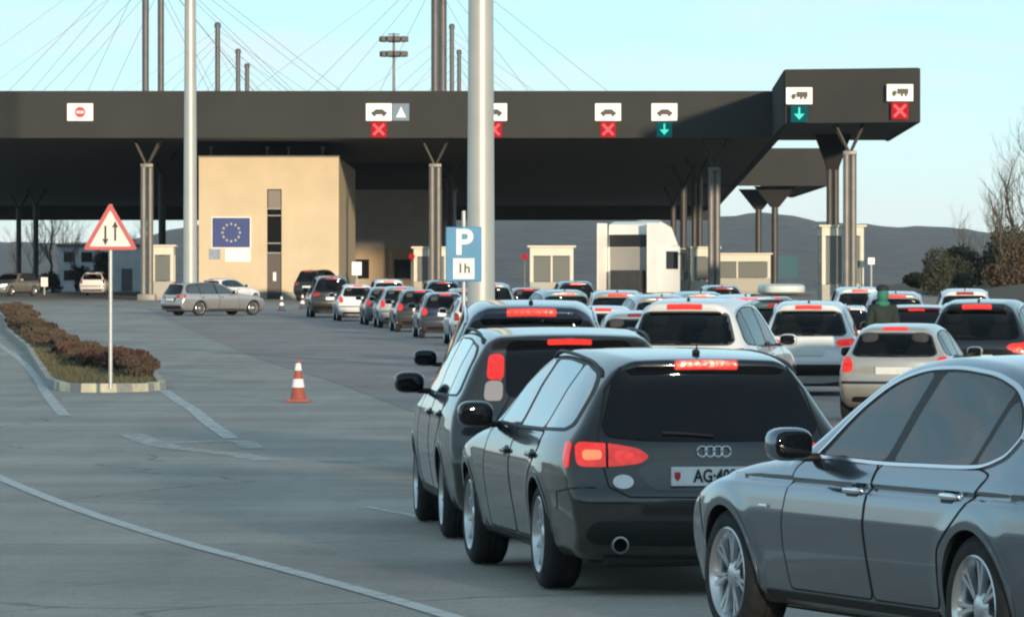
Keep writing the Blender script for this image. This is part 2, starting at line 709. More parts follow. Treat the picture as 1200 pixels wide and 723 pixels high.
        for _ in range(3):
            f = s.F(V[:, 0], V[:, 1], V[:, 2])
            g = s.grad(V, .004, True)
            gn = np.maximum(.35, np.linalg.norm(g, axis=1))
            st = np.clip(f / gn, -h * .4, h * .4)
            V = V - g / gn[:, None] * st[:, None]
        faces = []
        # x edges
        m = neg[:-1, 1:-1, 1:-1] != neg[1:, 1:-1, 1:-1]
        q = np.argwhere(m)
        i, j, k = q[:, 0], q[:, 1] + 1, q[:, 2] + 1
        F1 = np.stack([idx[i, j - 1, k - 1], idx[i, j, k - 1], idx[i, j, k], idx[i, j - 1, k]], 1)
        fl = ~neg[i, j, k]
        F1[fl] = F1[fl][:, ::-1]
        m = neg[1:-1, :-1, 1:-1] != neg[1:-1, 1:, 1:-1]
        q = np.argwhere(m)
        i, j, k = q[:, 0] + 1, q[:, 1], q[:, 2] + 1
        F2 = np.stack([idx[i - 1, j, k - 1], idx[i - 1, j, k], idx[i, j, k], idx[i, j, k - 1]], 1)
        fl = ~neg[i, j, k]
        F2[fl] = F2[fl][:, ::-1]
        m = neg[1:-1, 1:-1, :-1] != neg[1:-1, 1:-1, 1:]
        q = np.argwhere(m)
        i, j, k = q[:, 0] + 1, q[:, 1] + 1, q[:, 2]
        F3 = np.stack([idx[i - 1, j - 1, k], idx[i, j - 1, k], idx[i, j, k], idx[i - 1, j, k]], 1)
        fl = ~neg[i, j, k]
        F3[fl] = F3[fl][:, ::-1]
        FF = np.concatenate([F1, F2, F3])
        FF = FF[(FF >= 0).all(1)]
        return V, FF

    def project(s, pts, d, snap=True):
        """2-D points on to the skin. d: 'L' side (x,z); 'B' rear (y,z); 'F' front (y,z); 'T' top (x,y)"""
        pts = np.asarray(pts, float)
        n = len(pts)
        if d == 'L':
            st, en = s.W / 2 + .15, 0.1
            mk = lambda t: (pts[:, 0], t, pts[:, 1])
        elif d == 'B':
            st, en = s.xr - .2, s.xr + 2.2
            mk = lambda t: (t, pts[:, 0], pts[:, 1])
        elif d == 'F':
            st, en = s.xf + .2, s.xf - 2.9
            mk = lambda t: (t, pts[:, 0], pts[:, 1])
        else:
            st, en = s.H + .2, .3
            mk = lambda t: (pts[:, 0], pts[:, 1], t)
        N = 90
        lo = np.full(n, st)
        hi = np.full(n, np.nan)
        prev = np.full(n, st)
        for i in range(1, N + 1):
            t = np.full(n, st + (en - st) * i / N)
            f = s.F(*mk(t), False)
            hit = np.isnan(hi) & (f < 0)
            hi[hit] = t[hit]
            lo[hit] = prev[hit]
            prev = t
        bad = np.isnan(hi)
        if snap and d in 'BF' and bad.any() and not bad.all():
            q = pts.copy()
            for _ in range(60):
                q[bad, 0] *= .988
                r2, ok2 = s.project(q[bad], d, False)
                ii = np.where(bad)[0]
                bad2 = bad.copy()
                bad2[ii[ok2]] = False
                bad = bad2
                if not bad.any():
                    break
            return s.project(q, d, False)
        hi[bad] = lo[bad]
        for _ in range(16):
            mid = (lo + hi) / 2
            f = s.F(*mk(mid), False)
            inn = f < 0
            hi = np.where(inn, mid, hi)
            lo = np.where(inn, lo, mid)
        x, y, z = mk((lo + hi) / 2)
        return np.stack([x, y, z], 1), ~bad


def patch_data(body, poly, d, off, th, res, holes=()):
    """a panel cut from the skin: outline in 2-D, laid on the body, standing 'off' proud and 'th' thick"""
    bd = densify(poly, res)
    pa = np.array(bd)
    mn, mx = pa.min(0), pa.max(0)
    gx, gy = np.meshgrid(np.arange(mn[0] + res / 2, mx[0], res), np.arange(mn[1] + res / 2, mx[1], res))
    g = np.stack([gx.ravel(), gy.ravel()], 1)
    if len(g):
        k = point_in_poly(g, pa) & (poly_dist(g, pa) > res * .4)
        g = g[k]
    n = len(bd)
    edges = [(i, (i + 1) % n) for i in range(n)]
    loops = []
    for hpoly in holes:
        hb = densify(hpoly, res)
        h0 = len(bd)
        bd = bd + hb
        edges += [(h0 + i, h0 + (i + 1) % len(hb)) for i in range(len(hb))]
        loops.append(np.array(hb))
        if len(g):
            g = g[~point_in_poly(g, loops[-1]) & (poly_dist(g, loops[-1]) > res * .4)]
    pts = [Vector(p) for p in bd] + [Vector(p) for p in g]
    v, e, f, *_ = delaunay_2d_cdt(pts, edges, [], 1, 1e-7)
    P2 = np.array([(p.x, p.y) for p in v])
    for lp in loops:
        cen = np.array([P2[list(t)].mean(0) for t in f])
        f = [t for t, q in zip(f, point_in_poly(cen, lp)) if not q]
    P, ok = body.project(P2, d)
    N = body.grad(P)
    N /= np.maximum(1e-6, np.linalg.norm(N, axis=1))[:, None]
    top = P + N * off
    f = [tuple(t) for t in f if ok[list(t)].all()]
    # orient outwards
    F = []
    for t in f:
        a, b, c = top[t[0]], top[t[1]], top[t[2]]
        nn = np.cross(b - a, c - a)
        F.append(t if nn @ N[t[0]] > 0 else t[::-1])
    ed = {}
    for t in F:
        for i in range(3):
            ed[(t[i], t[(i + 1) % 3])] = 1
    bnd = [k for k in ed if (k[1], k[0]) not in ed]
    low = P + N * (off - th)
    m = len(P)
    V = np.concatenate([top, low])
    F2 = F + [(b, a, a + m, b + m) for (a, b) in bnd]
    return V, F2, np.concatenate([N, N])


def mirror_data(V, F, N):
    V = V.copy()
    V[:, 1] *= -1
    N = N.copy()
    N[:, 1] *= -1
    return V, [tuple(reversed(f)) for f in F], N


def panel(name, data, m, parent, normals=True):
    V, F, N = data
    o = mesh_obj(name, V, F, m, parent, True, 50)
    return o


def strip_data(body, pts, w, d, off, res, closed=False, th=.004):
    """a narrow bead that follows a line on the skin"""
    P = densify(pts, res, closed)
    n = len(P)
    A, B = [], []
    for i in range(n):
        a = P[(i - 1) % n] if (closed or i > 0) else P[i]
        b = P[(i + 1) % n] if (closed or i < n - 1) else P[i]
        t = b - a
        t = t / max(1e-9, np.linalg.norm(t))
        nr = np.array([-t[1], t[0]])
        A.append(P[i] + nr * w / 2)
        B.append(P[i] - nr * w / 2)
    PA, oa = body.project(np.array(A), d)
    PB, ob = body.project(np.array(B), d)
    NA, NB = body.grad(PA), body.grad(PB)
    NA /= np.linalg.norm(NA, axis=1)[:, None] + 1e-9
    NB /= np.linalg.norm(NB, axis=1)[:, None] + 1e-9
    V = np.concatenate([PA + NA * off, PB + NB * off, PA + NA * (off - th), PB + NB * (off - th)])
    F = []
    for i in range(n if closed else n - 1):
        j = (i + 1) % n
        if not (oa[i] and ob[i] and oa[j] and ob[j]):
            continue
        q = (i, n + i, n + j, j)
        nn = np.cross(V[q[1]] - V[q[0]], V[q[2]] - V[q[0]])
        if nn @ NA[i] < 0:
            q = q[::-1]
        F.append(q)
        F.append((i, j, 2 * n + j, 2 * n + i))
        F.append((n + j, n + i, 3 * n + i, 3 * n + j))
    return V, F, np.concatenate([NA, NB, NA, NB])


def ellipsoid(cx, cy, cz, rx, ry, rz, n=2.6, nu=20, nv=12):
    """a superellipsoid: between a ball and a box"""
    vs, fs = [], []

    def pw(c):
        return math.copysign(abs(c) ** (2 / n), c)
    for j in range(nv + 1):
        ph = -math.pi / 2 + math.pi * j / nv
        for i in range(nu):
            th = 2 * math.pi * i / nu
            vs.append((cx + rx * pw(math.cos(ph)) * pw(math.cos(th)), cy + ry * pw(math.cos(ph)) * pw(math.sin(th)),
                       cz + rz * pw(math.sin(ph))))
    for j in range(nv):
        for i in range(nu):
            i2 = (i + 1) % nu
            fs.append((j * nu + i, j * nu + i2, (j + 1) * nu + i2, (j + 1) * nu + i))
    return vs, fs


def wheel_meshes(Rt, w, spokes, style, seg=40):
    """tyre and rim round the origin, axle along y, outer face towards +y"""
    Rr = Rt * .70
    h = w / 2
    t = MB().lathe([(Rr, -h * .9), (Rr + .02, -h), (Rt - .05, -h), (Rt - .012, -h * .82), (Rt, -h * .6), (Rt, -h * .22), (Rt - .008, -h * .2),
                    (Rt - .008, -h * .12), (Rt, -h * .1), (Rt, h * .1), (Rt - .008, h * .12), (Rt - .008, h * .2), (Rt, h * .22),
                    (Rt, h * .6), (Rt - .012, h * .82), (Rt - .05, h), (Rr + .02, h), (Rr, h * .9)], 'y', seg)
    r = MB()
    r.lathe([(Rr - .002, -h * .9), (Rr - .03, -h * .5), (Rr - .035, h * .5), (Rr - .012, h * .86), (Rr - .002, h * .97),
             (Rr + .006, h * .93), (Rr + .004, h * .85)], 'y', seg)
    r.lathe([(.0, h * .78), (.035, h * .78), (.06, h * .72), (.075, h * .6), (.075, h * .2)], 'y', 24)
    for k in range(spokes):
        a0 = 2 * math.pi * k / spokes
        if style == 'pair':
            offs = (-.13, .13)
            w0, w1 = .012, .016
        elif style == 'thin':
            offs = (0,)
            w0, w1 = .013, .017
        else:
            offs = (0,)
            w0, w1 = .032, .024
        for da in offs:
            vs = []
            for (rad, ww, yy0, yy1) in ((.055, w0, h * .42, h * .74), (Rr * .55, (w0 + w1) / 2, h * .5, h * .74), (Rr - .02, w1, h * .5, h * .80)):
                a = a0 + da * (0.35 + .65 * rad / Rr)
                c, s_ = math.cos(a), math.sin(a)
                for (tw, yy) in ((-ww, yy0), (-ww * .7, yy1), (ww * .7, yy1), (ww, yy0)):
                    vs.append((c * rad - s_ * tw, yy, s_ * rad + c * tw))
            fs = []
            for i in range(2):
                for q in range(4):
                    q2 = (q + 1) % 4
                    fs.append((i * 4 + q, i * 4 + q2, i * 4 + 4 + q2, i * 4 + 4 + q))
            r.add(vs, fs)
    b = MB().lathe([(0.0, h * .05), (Rr * .62, h * .05), (Rr * .62, -h * .1), (Rr - .02, -h * .1), (Rr - .02, -h * .3), (0, -h * .3)], 'y', 32)
    return t, r, b


def sym(half):
    """a half outline (y >= 0, from the top centre round to the bottom centre) closed across the middle"""
    h = [tuple(p) for p in half]
    return h + [(-y, z) for (y, z) in reversed(h) if abs(y) > 1e-6]


def cab_glass(name, tint, ior):
    m = bpy.data.materials.new(name)
    m.use_nodes = True
    nt = m.node_tree
    nt.nodes.clear()
    out = nt.nodes.new('ShaderNodeOutputMaterial')
    tr = nt.nodes.new('ShaderNodeBsdfTransparent')
    tr.inputs['Color'].default_value = (*tint, 1)
    gl = nt.nodes.new('ShaderNodeBsdfGlossy')
    gl.inputs['Roughness'].default_value = .02
    fr = nt.nodes.new('ShaderNodeFresnel')
    fr.inputs['IOR'].default_value = ior
    mx = nt.nodes.new('ShaderNodeMixShader')
    nt.links.new(fr.outputs[0], mx.inputs[0])
    nt.links.new(tr.outputs[0], mx.inputs[1])
    nt.links.new(gl.outputs[0], mx.inputs[2])
    nt.links.new(mx.outputs[0], out.inputs['Surface'])
    return m


M_CABGLASS = cab_glass('see_through_car_glass', (.78, .84, .84), 2.25)
M_CABDARK = cab_glass('privacy_car_glass', (.30, .32, .33), 1.42)
M_SEATDK = mat('seat_cloth_dark', (.045, .045, .048), .8, var=.2, vscale=8)
M_SEATS = mat('seat_leather', (.17, .16, .15), .6, var=.15, vscale=8)
M_CABIN = mat('cabin_plastic', (.07, .07, .072), .7)


def cabin(root, sp, body):
    """seats, headrests, dashboard and wheel behind clear glass"""
    dz = sp.get('seat_lift', 0)
    M_SEAT = M_SEATDK if sp.get('privacy') else M_SEATS
    fx = sp.get('seat_shift', 0)
    MB().box(-.50, 2.0, -.66, .66, .28, .42, .03).build('cabin_floor', M_CABIN, root)
    MB().box(1.72 + fx, 2.12 + fx, -.64, .64, .55, .93 + dz, .06).build('dashboard', M_CABIN, root)
    if not sp.get('privacy'):
        MB().box(-.55, -.35, -.62, .62, .60, 1.08, .05).build('parcel_shelf', M_CABIN, root)
    for (sx, sy, w) in ((1.02, .37, .25), (1.02, -.37, .25), (.0, .36, .27), (.0, -.36, .27)):
        sx += fx
        s_ = MB().add(*ellipsoid(sx + .20, sy, .50 + dz, .30, w, .11, 4, 18, 10))
        so = s_.build('seat', M_SEAT, root, True, 60)
        bk = MB()
        vs, fs = ellipsoid(0, 0, 0, .085, w, .33, 3.6, 18, 12)
        bk.add([(sx - .07 - .22 * (v[2] + .33) / .66 + v[0], sy + v[1] * (1 - .25 * max(0, v[2]) / .33), .82 + dz + v[2]) for v in vs], fs)
        bk.build('seat_back', M_SEAT, so, True, 60)
        MB().add(*ellipsoid(sx - .31, sy, 1.22 + dz, .05, .125, .085, 3, 16, 10)).build('headrest', M_SEAT, so, True, 60)
    ring = [(1.60 + fx + .07 * math.sin(a), .37 + .185 * math.cos(a), .90 + dz + .17 * math.sin(a)) for a in np.linspace(0, 2 * math.pi, 29)]
    w_ = MB().tube(ring, .016, 8, False).tube([(1.60 + fx, .20, .90 + dz), (1.60 + fx, .54, .90 + dz)], .02, 6).tube([(1.62 + fx, .37, .90 + dz), (1.80 + fx, .37, .82 + dz)], .035, 8)
    w_.build('steering_wheel', M_CABIN, root, True, 60)
    xq = 1.30 + fx
    P, _ = body.project([(xq, 0)], 'T')
    MB().add(*ellipsoid(xq + .08, 0, P[0][2] - .13, .02, .12, .035, 3, 14, 8)).build('interior_mirror', M_CABIN, root, True)


def make_car(name, sp, paint_m, vox, res, glass=None):
    body = Body(sp)
    W, H, wb, Rt = body.W, body.H, body.wb, body.Rt
    root = empty(name)
    V, F = body.shell(vox)
    clear = sp.get('clear')
    if clear:
        # open the shell behind every pane, so that one looks into the cabin
        cen = V[F].mean(1)
        drop = np.zeros(len(F), bool)
        for wp in sp['side_windows']:
            q = np.array(chaikin(wp, 2))
            xz = cen[:, [0, 2]]
            drop |= (point_in_poly(xz, q) | (poly_dist(xz, q) < .006)) & (np.abs(cen[:, 1]) > .45)
        xm = (body.xr + body.xf) / 2
        for key, side in (('windscreen', 1), ('rear_window', -1)):
            q = np.array(chaikin(sym(sp[key]), 2))
            yz = cen[:, [1, 2]]
            drop |= point_in_poly(yz, q) & (poly_dist(yz, q) > .028) & ((cen[:, 0] - xm) * side > 0) & (cen[:, 2] > .99)
        F = F[~drop]
    o = mesh_obj('body', V, F, paint_m, root, True, 38)
    glass = glass or M_GLASS

    def both(nm, fn_data, m, parent_pair=(None, None), lab=None):
        dl = fn_data
        a = panel(nm, dl, m, parent_pair[0] or root)
        b = panel(nm, mirror_data(*dl), m, parent_pair[1] or root)
        return a, b
    # doors with their shut lines and handles
    doors = []
    for dp in sp['doors']:
        out = chaikin(dp, 2)
        dl = patch_data(body, out, 'L', .002, .004, .013 if sp.get('fine_doors') else res * 1.6)
        a, b = both('door', dl, paint_m)
        doors.append((a, b))
        sd = strip_data(body, out, sp.get('seam', .009), 'L', .0034, res, True)
        both('door_seam', sd, M_SEAM, (a, b))
    for (di, hx, hz) in sp['handles']:
        P, _ = body.project([(hx, hz)], 'L')
        x, y, z = P[0]
        mb = MB().add(*ellipsoid(x, y + .022, z, .105, .014, .017, 3.0, 16, 8))
        mb.add(*ellipsoid(x + .085, y + .006, z, .014, .02, .014, 3, 8, 6))
        mb.add(*ellipsoid(x - .085, y + .006, z, .014, .02, .014, 3, 8, 6))
        hm = M_CHROME if sp.get('chrome') else paint_m
        mb.build('door_handle', hm, doors[di][0], True, 60)
        m2 = MB().add([(a_, -b_, c_) for a_, b_, c_ in mb.v], [f[::-1] for f in mb.f])
        m2.build('door_handle', hm, doors[di][1], True, 60)
        # the dark cup behind the handle
        cup = patch_data(body, chaikin([(hx - .075, hz - .03), (hx + .075, hz - .03), (hx + .075, hz + .028), (hx - .075, hz + .028)], 2), 'L', .0045, .004, .03)
        both('handle_cup', cup, M_TRIM, doors[di])
    # side windows: black surround, panes a little proud of it
    if sp.get('surround'):
        sr = patch_data(body, chaikin(sp['surround'], 2), 'L', .003, .012 if clear else .004, res * 1.3, [chaikin(w_, 2) for w_ in sp['side_windows']] if clear else ())
        sa = both('window_surround', sr, M_TRIM)
        if sp.get('chrome'):
            tr = strip_data(body, chaikin(sp['surround'], 2), .015, 'L', .011, res, True, .012)
            both('window_trim', tr, M_CHROME)
    for k, wp in enumerate(sp['side_windows']):
        wd = patch_data(body, chaikin(wp, 2), 'L', .002 if clear else .006, .004 if clear else .006, res)
        both('side_window', wd, M_CABGLASS if clear else glass if k >= sp.get('dark_from', 9) else (sp.get('front_glass') or glass))
    # windscreen and rear window
    if clear:
        glass = M_CABGLASS
    panel('windscreen', patch_data(body, chaikin(sym(sp['windscreen']), 2), 'F', .006, .006, res * 1.3), glass, root)
    rw = panel('rear_window', patch_data(body, chaikin(sym(sp['rear_window']), 2), 'B', .006, .006, res), (M_CABDARK if sp.get('privacy') else M_CABGLASS) if clear else M_GLASS, root)
    if clear:
        cabin(root, sp, body)
    if sp.get('wiper'):
        wz = sp['wiper']
        Pw, _ = body.project([(0, wz), (.14, wz + .012), (.30, wz + .02)], 'B')
        MB().tube([(p[0] - .022, p[1], p[2]) for p in Pw], .009, 6).build('wiper', M_TRIM, rw, True)
    # tail lamps
    for pair in sp['tail']:
        nm, poly, d, m = pair[:4]
        dl = patch_data(body, chaikin(poly, 2), d, pair[4] if len(pair) > 4 else .010, .014, res * .8)
        both(nm, dl, m)
    tl = sp['third']
    panel('third_brake_light', patch_data(body, chaikin(sym(tl), 1), 'B', .014, .02, res), M_REDHOT, root)
    # bumper lower trim, plate, recess
    for (nm, half, m, off) in sp.get('rear_panels', []):
        panel(nm, patch_data(body, chaikin(sym(half), 2), 'B', off, .008, res), m, root)
    pz = sp['plate_z']
    Pp, _ = body.project([(0, pz + .05), (0, pz - .05)], 'B')
    px = Pp[:, 0].min() - .016
    py = sp.get('plate_y', 0)
    pw = sp.get('plate_w', .26)
    pl = MB().box(px - .008, px + .03, py - pw, py + pw, pz - .056, pz + .056, .006).build('number_plate', M_PLATE, root)
    for ln in sp.get('rear_seams', []):
        half = [tuple(p) for p in ln]
        full = [(-y, z) for (y, z) in half[::-1] if y > 1e-6] + half
        panel('tailgate_seam', strip_data(body, full, .009, 'B', .0025, .03), M_SEAM, root)
    for ln in sp.get('side_seams', []):
        both('panel_seam', strip_data(body, ln, .008, 'L', .0025, .03), M_SEAM)
    # lamps at the front
    for (poly, m) in sp['head']:
        both('headlight', patch_data(body, chaikin(poly, 2), 'F', .008, .01, res * 1.2), m)
    panel('grille', patch_data(body, chaikin(sym(sp['grille']), 1), 'F', .006, .008, res * 1.4), M_TRIM, root)
    # arch lips
    for cx in (0, wb):
        a0, a1 = R(-22), R(202)
        arc = [(cx + (body.Ra + .006) * math.cos(a0 + (a1 - a0) * i / 40), Rt + (body.Ra + .006) * math.sin(a0 + (a1 - a0) * i / 40)) for i in range(41)]
        arc = [p for p in arc if p[1] > .27]
        sd = strip_data(body, arc, .036, 'L', .006, .05, False, .05)
        both('wheel_arch_lip', sd, sp.get('arch_mat') or paint_m)
    # sill / cladding
    for (poly, m) in sp.get('side_panels', []):
        both('side_moulding', patch_data(body, chaikin(poly, 2), 'L', .006, .008, res * 1.5), m)
    # underbody, so that no light shows through between the wheels
    MB().box(body.xr + .25, body.xf - .25, -.62, .62, .16, .26, .03).build('underbody', M_TRIM, root)
    # wheels
    t, r, b = wheel_meshes(Rt, sp.get('tw', .225), sp.get('spokes', 10), sp.get('rim_style', 'wide'), 44 if vox < .03 else 24)
    yo = W / 2 - .022 - sp.get('tw', .225) / 2
    first = None
    for cx in (0, wb):
        for sgn in (1, -1):
            if first is None:
                wv = t.build('wheel', M_RUBBER, root, True, 40)
                rv = r.build('rim', sp.get('rim_mat') or M_RIM, wv, True, 35)
                bv = b.build('brake_disc', M_DISC, wv, True, 40)
                first = (wv, rv, bv)
            else:
                wv, rv, bv = [q.copy() for q in first]
                for q in (wv, rv, bv):
                    C.objects.link(q)
                wv.parent = root
                rv.parent = wv
                bv.parent = wv
            wv.location = (cx, yo * sgn, Rt - .004)
            wv.rotation_euler = (0, random.uniform(0, 3), 0 if sgn > 0 else math.pi)
    # mirrors
    mx_, mz_ = sp['mirror']
    P, _ = body.project([(mx_, mz_ - .05)], 'L')
    y0 = P[0][1]
    for sgn in (1, -1):
        mb = MB().add(*ellipsoid(mx_ + .01, sgn * (y0 + .155), mz_ + .02, .085, .115, .082, 3.0, 22, 14))
        mo = mb.build('door_mirror', paint_m if not sp.get('mirror_mat') else sp['mirror_mat'], root, True, 60)
        MB().add(*ellipsoid(mx_ + .02, sgn * (y0 + .03), mz_ - .045, .05, .085, .022, 2.6, 14, 8)).build('mirror_foot', M_TRIM, mo, True, 60)
        MB().add(*ellipsoid(mx_ - .066, sgn * (y0 + .158), mz_ + .02, .014, .098, .066, 3.4, 18, 8)).build('mirror_glass', M_GLASS, mo, True, 60)
    # roof rails and aerial
    if sp.get('rails'):
        xa, xb, yr = sp['rails']
        xs = np.linspace(xa, xb, 18)
        P, _ = body.project([(x, yr) for x in xs], 'T')
        lift = .03 * np.sin(np.clip(np.minimum(np.arange(18), np.arange(18)[::-1]) / 2.0, 0, 1) * math.pi / 2) + .002
        for sgn in (1, -1):
            MB().tube([(p[0], sgn * p[1], p[2] + l) for p, l in zip(P, lift)], .012, 8).build('roof_rail', sp.get('rail_mat', M_TRIM), root, True)
    if sp.get('aerial') is not None:
        P, _ = body.project([(sp['aerial'], 0)], 'T')
        x, y, z = P[0]
        MB().add(*ellipsoid(x, 0, z + .012, .05, .022, .02, 2.4, 12, 8)).tube([(x - .01, 0, z + .02), (x - .04, 0, z + .06)], [.006, .003], 6).build('aerial', M_TRIM, root, True)
    if sp.get('exhaust'):
        ex, ey, ez, er = sp['exhaust']
        for sgn in ((1, -1) if sp.get('exhaust2') else (1,)):
            MB().lathe([(er, .12), (er + .006, 0), (er - .004, -.002), (er - .008, .12)], 'x', 24, (ex, sgn * ey, ez))  .build('exhaust_tip', M_RIMDARK, root, True)
            MB().lathe([(er - .008, .06), (0, .06)], 'x', 20, (ex, sgn * ey, ez)).build('exhaust_bore', M_SEAM, root)
    root['rear'] = float(body.xr)
    root['half'] = float(W / 2)
    return root, body, px


def copy_thing(root, paint_old=None, paint_new=None, drop=(), swap=None):
    """a copy of a thing, its parts and their sub-parts"""
    def cp(o, par):
        c = o.copy()
        C.objects.link(c)
        if par is not None:
            c.parent = par
        if c.type == 'MESH' and c.data.materials:
            cm = c.data.materials[0]
            nm = None
            if paint_old is not None and cm == paint_old:
                nm = paint_new
            elif swap and cm in swap:
                nm = swap[cm]
            if nm is not None:
                c.material_slots[0].link = 'OBJECT'
                c.material_slots[0].material = nm
        for ch in o.children:
            if ch.name.split('.')[0] not in drop:
                cp(ch, c)
        return c
    return cp(root, None)


def place(root, lx, ly, wx, wy, head_left):
    """put the car so that its local ground point (lx, ly) stands at (wx, wy), heading that many degrees left of straight ahead"""
    a = R(head_left)
    fx, fy = -math.sin(a), math.cos(a)
    ux, uy = -math.cos(a), -math.sin(a)
    x = wx - lx * fx - ly * ux
    y = wy - lx * fy - ly * uy
    # follow the slope of the pavement
    wbm = 1.3
    zc = gzf(x + fx * wbm, y + fy * wbm)
    zf, zr = gzf(x + fx * 2 * wbm, y + fy * 2 * wbm), gzf(x, y)
    pitch = math.atan2(zf - zr, 2 * wbm)
    root.location = (x, y, zr + .0085)
    root.rotation_mode = 'XYZ'
    root.rotation_euler = (0, -pitch, math.pi / 2 + a)
    return root

# ------------------------------------------------------------------ ground, road, markings
M_EARTH = mat('verge_grass', (0.060, 0.062, 0.030), 0.95, col2=(0.12, 0.10, 0.06), vscale=0.9, bump=0.6, bscale=6)


def asphalt(name, base, light, streak):
    m = bpy.data.materials.new(name)
    m.use_nodes = True
    nt = m.node_tree
    b = nt.nodes['Principled BSDF']
    b.inputs['Roughness'].default_value = 0.82
    b.inputs['Specular IOR Level'].default_value = 0.35
    co = nt.nodes.new('ShaderNodeTexCoord')

    def noise(scale, detail, sc=(1, 1, 1), rot=0.0, rough=.6):
        mp_ = nt.nodes.new('ShaderNodeMapping')
        mp_.inputs['Scale'].default_value = sc
        mp_.inputs['Rotation'].default_value = (0, 0, rot)
        n_ = nt.nodes.new('ShaderNodeTexNoise')
        n_.inputs['Scale'].default_value = scale
        n_.inputs['Detail'].default_value = detail
        n_.inputs['Roughness'].default_value = rough
        nt.links.new(co.outputs['Object'], mp_.inputs['Vector'])
        nt.links.new(mp_.outputs['Vector'], n_.inputs['Vector'])
        return n_.outputs['Fac']

    def mapr(v, a, b_, c, d):
        r_ = nt.nodes.new('ShaderNodeMapRange')
        for k, q in zip(('From Min', 'From Max', 'To Min', 'To Max'), (a, b_, c, d)):
            r_.inputs[k].default_value = q
        nt.links.new(v, r_.inputs['Value'])
        return r_.outputs['Result']

    def mul(a, b_):
        q = nt.nodes.new('ShaderNodeMath')
        q.operation = 'MULTIPLY'
        nt.links.new(a, q.inputs[0])
        nt.links.new(b_, q.inputs[1])
        return q.outputs['Value']
    wheel_tracks = mapr(noise(1.0, 3, (.10, .42, 1), R(8)), .35, .66, 1 - streak, 1 + streak)
    tracks2 = mapr(noise(1.0, 2, (.9, .05, 1), R(-9)), .35, .66, 1 - streak * .7, 1 + streak * .7)
    blotch = mapr(noise(.25, 6), .3, .7, .86, 1.14)
    grain = mul(mapr(noise(38, 3, rough=.8), .3, .7, .72, 1.28), mapr(noise(7, 4, rough=.7), .3, .7, .88, 1.12))
    # cracks and tar seams
    vo = nt.nodes.new('ShaderNodeTexVoronoi')
    vo.feature = 'DISTANCE_TO_EDGE'
    vo.inputs['Scale'].default_value = .16
    nd = nt.nodes.new('ShaderNodeTexNoise')
    nd.inputs['Scale'].default_value = .8
    nd.inputs['Detail'].default_value = 6
    nt.links.new(co.outputs['Object'], nd.inputs['Vector'])
    va = nt.nodes.new('ShaderNodeMixRGB')
    va.blend_type = 'ADD'
    va.inputs[0].default_value = 1.6
    nt.links.new(co.outputs['Object'], va.inputs[1])
    nt.links.new(nd.outputs['Color'], va.inputs[2])
    nt.links.new(va.outputs[0], vo.inputs['Vector'])
    crack = mapr(vo.outputs['Distance'], .002, .007, .62, 1.0)
    oil = mapr(noise(1.6, 5, (1, .35, 1)), .60, .72, 1.0, .80)
    f = mul(mul(mul(mul(mul(wheel_tracks, blotch), grain), tracks2), oil), crack)
    sc_ = nt.nodes.new('ShaderNodeVectorMath')
    sc_.operation = 'SCALE'
    mixc = nt.nodes.new('ShaderNodeMix')
    mixc.data_type = 'RGBA'
    mixc.inputs[6].default_value = (*base, 1)
    mixc.inputs[7].default_value = (*light, 1)
    nt.links.new(mapr(noise(.09, 4), .4, .62, 0, 1), mixc.inputs[0])
    nt.links.new(mixc.outputs[2], sc_.inputs[0])
    nt.links.new(f, sc_.inputs['Scale'])
    nt.links.new(sc_.outputs['Vector'], b.inputs['Base Color'])
    bp = nt.nodes.new('ShaderNodeBump')
    bp.inputs['Strength'].default_value = 0.5
    bp.inputs['Distance'].default_value = 0.008
    nt.links.new(noise(70, 3), bp.inputs['Height'])
    nt.links.new(bp.outputs['Normal'], b.inputs['Normal'])
    MATS[name] = m
    return m


M_ASPH = asphalt('old_asphalt', (0.345, 0.308, 0.274), (0.368, 0.328, 0.292), 0.12)
M_ASPHD = asphalt('newer_asphalt', (0.290, 0.243, 0.228), (0.306, 0.258, 0.242), 0.08)


def worn_paint(name, col, wear):
    m = mat(name, col, 0.6)
    nt = m.node_tree
    b = nt.nodes['Principled BSDF']
    co = nt.nodes.new('ShaderNodeTexCoord')
    n_ = nt.nodes.new('ShaderNodeTexNoise')
    n_.inputs['Scale'].default_value = 5
    n_.inputs['Detail'].default_value = 9
    n_.inputs['Roughness'].default_value = .75
    nt.links.new(co.outputs['Object'], n_.inputs['Vector'])
    r_ = nt.nodes.new('ShaderNodeMapRange')
    r_.inputs['From Min'].default_value = wear - .13
    r_.inputs['From Max'].default_value = wear + .13
    r_.inputs['To Max'].default_value = .85
    nt.links.new(n_.outputs['Fac'], r_.inputs['Value'])
    # where the paint is worn away the road shows through
    tr_ = nt.nodes.new('ShaderNodeBsdfTransparent')
    mx = nt.nodes.new('ShaderNodeMixShader')
    nt.links.new(r_.outputs['Result'], mx.inputs[0])
    nt.links.new(tr_.outputs[0], mx.inputs[1])
    nt.links.new(b.outputs[0], mx.inputs[2])
    nt.links.new(mx.outputs[0], nt.nodes['Material Output'].inputs['Surface'])
    return m


M_LINE = worn_paint('line_paint', (0.66, 0.65, 0.62), .36)
M_LINEW = worn_paint('faded_line_paint', (0.68, 0.67, 0.64), .43)
M_LINEVW = worn_paint('scrubbed_line_paint', (0.66, 0.65, 0.62), .50)

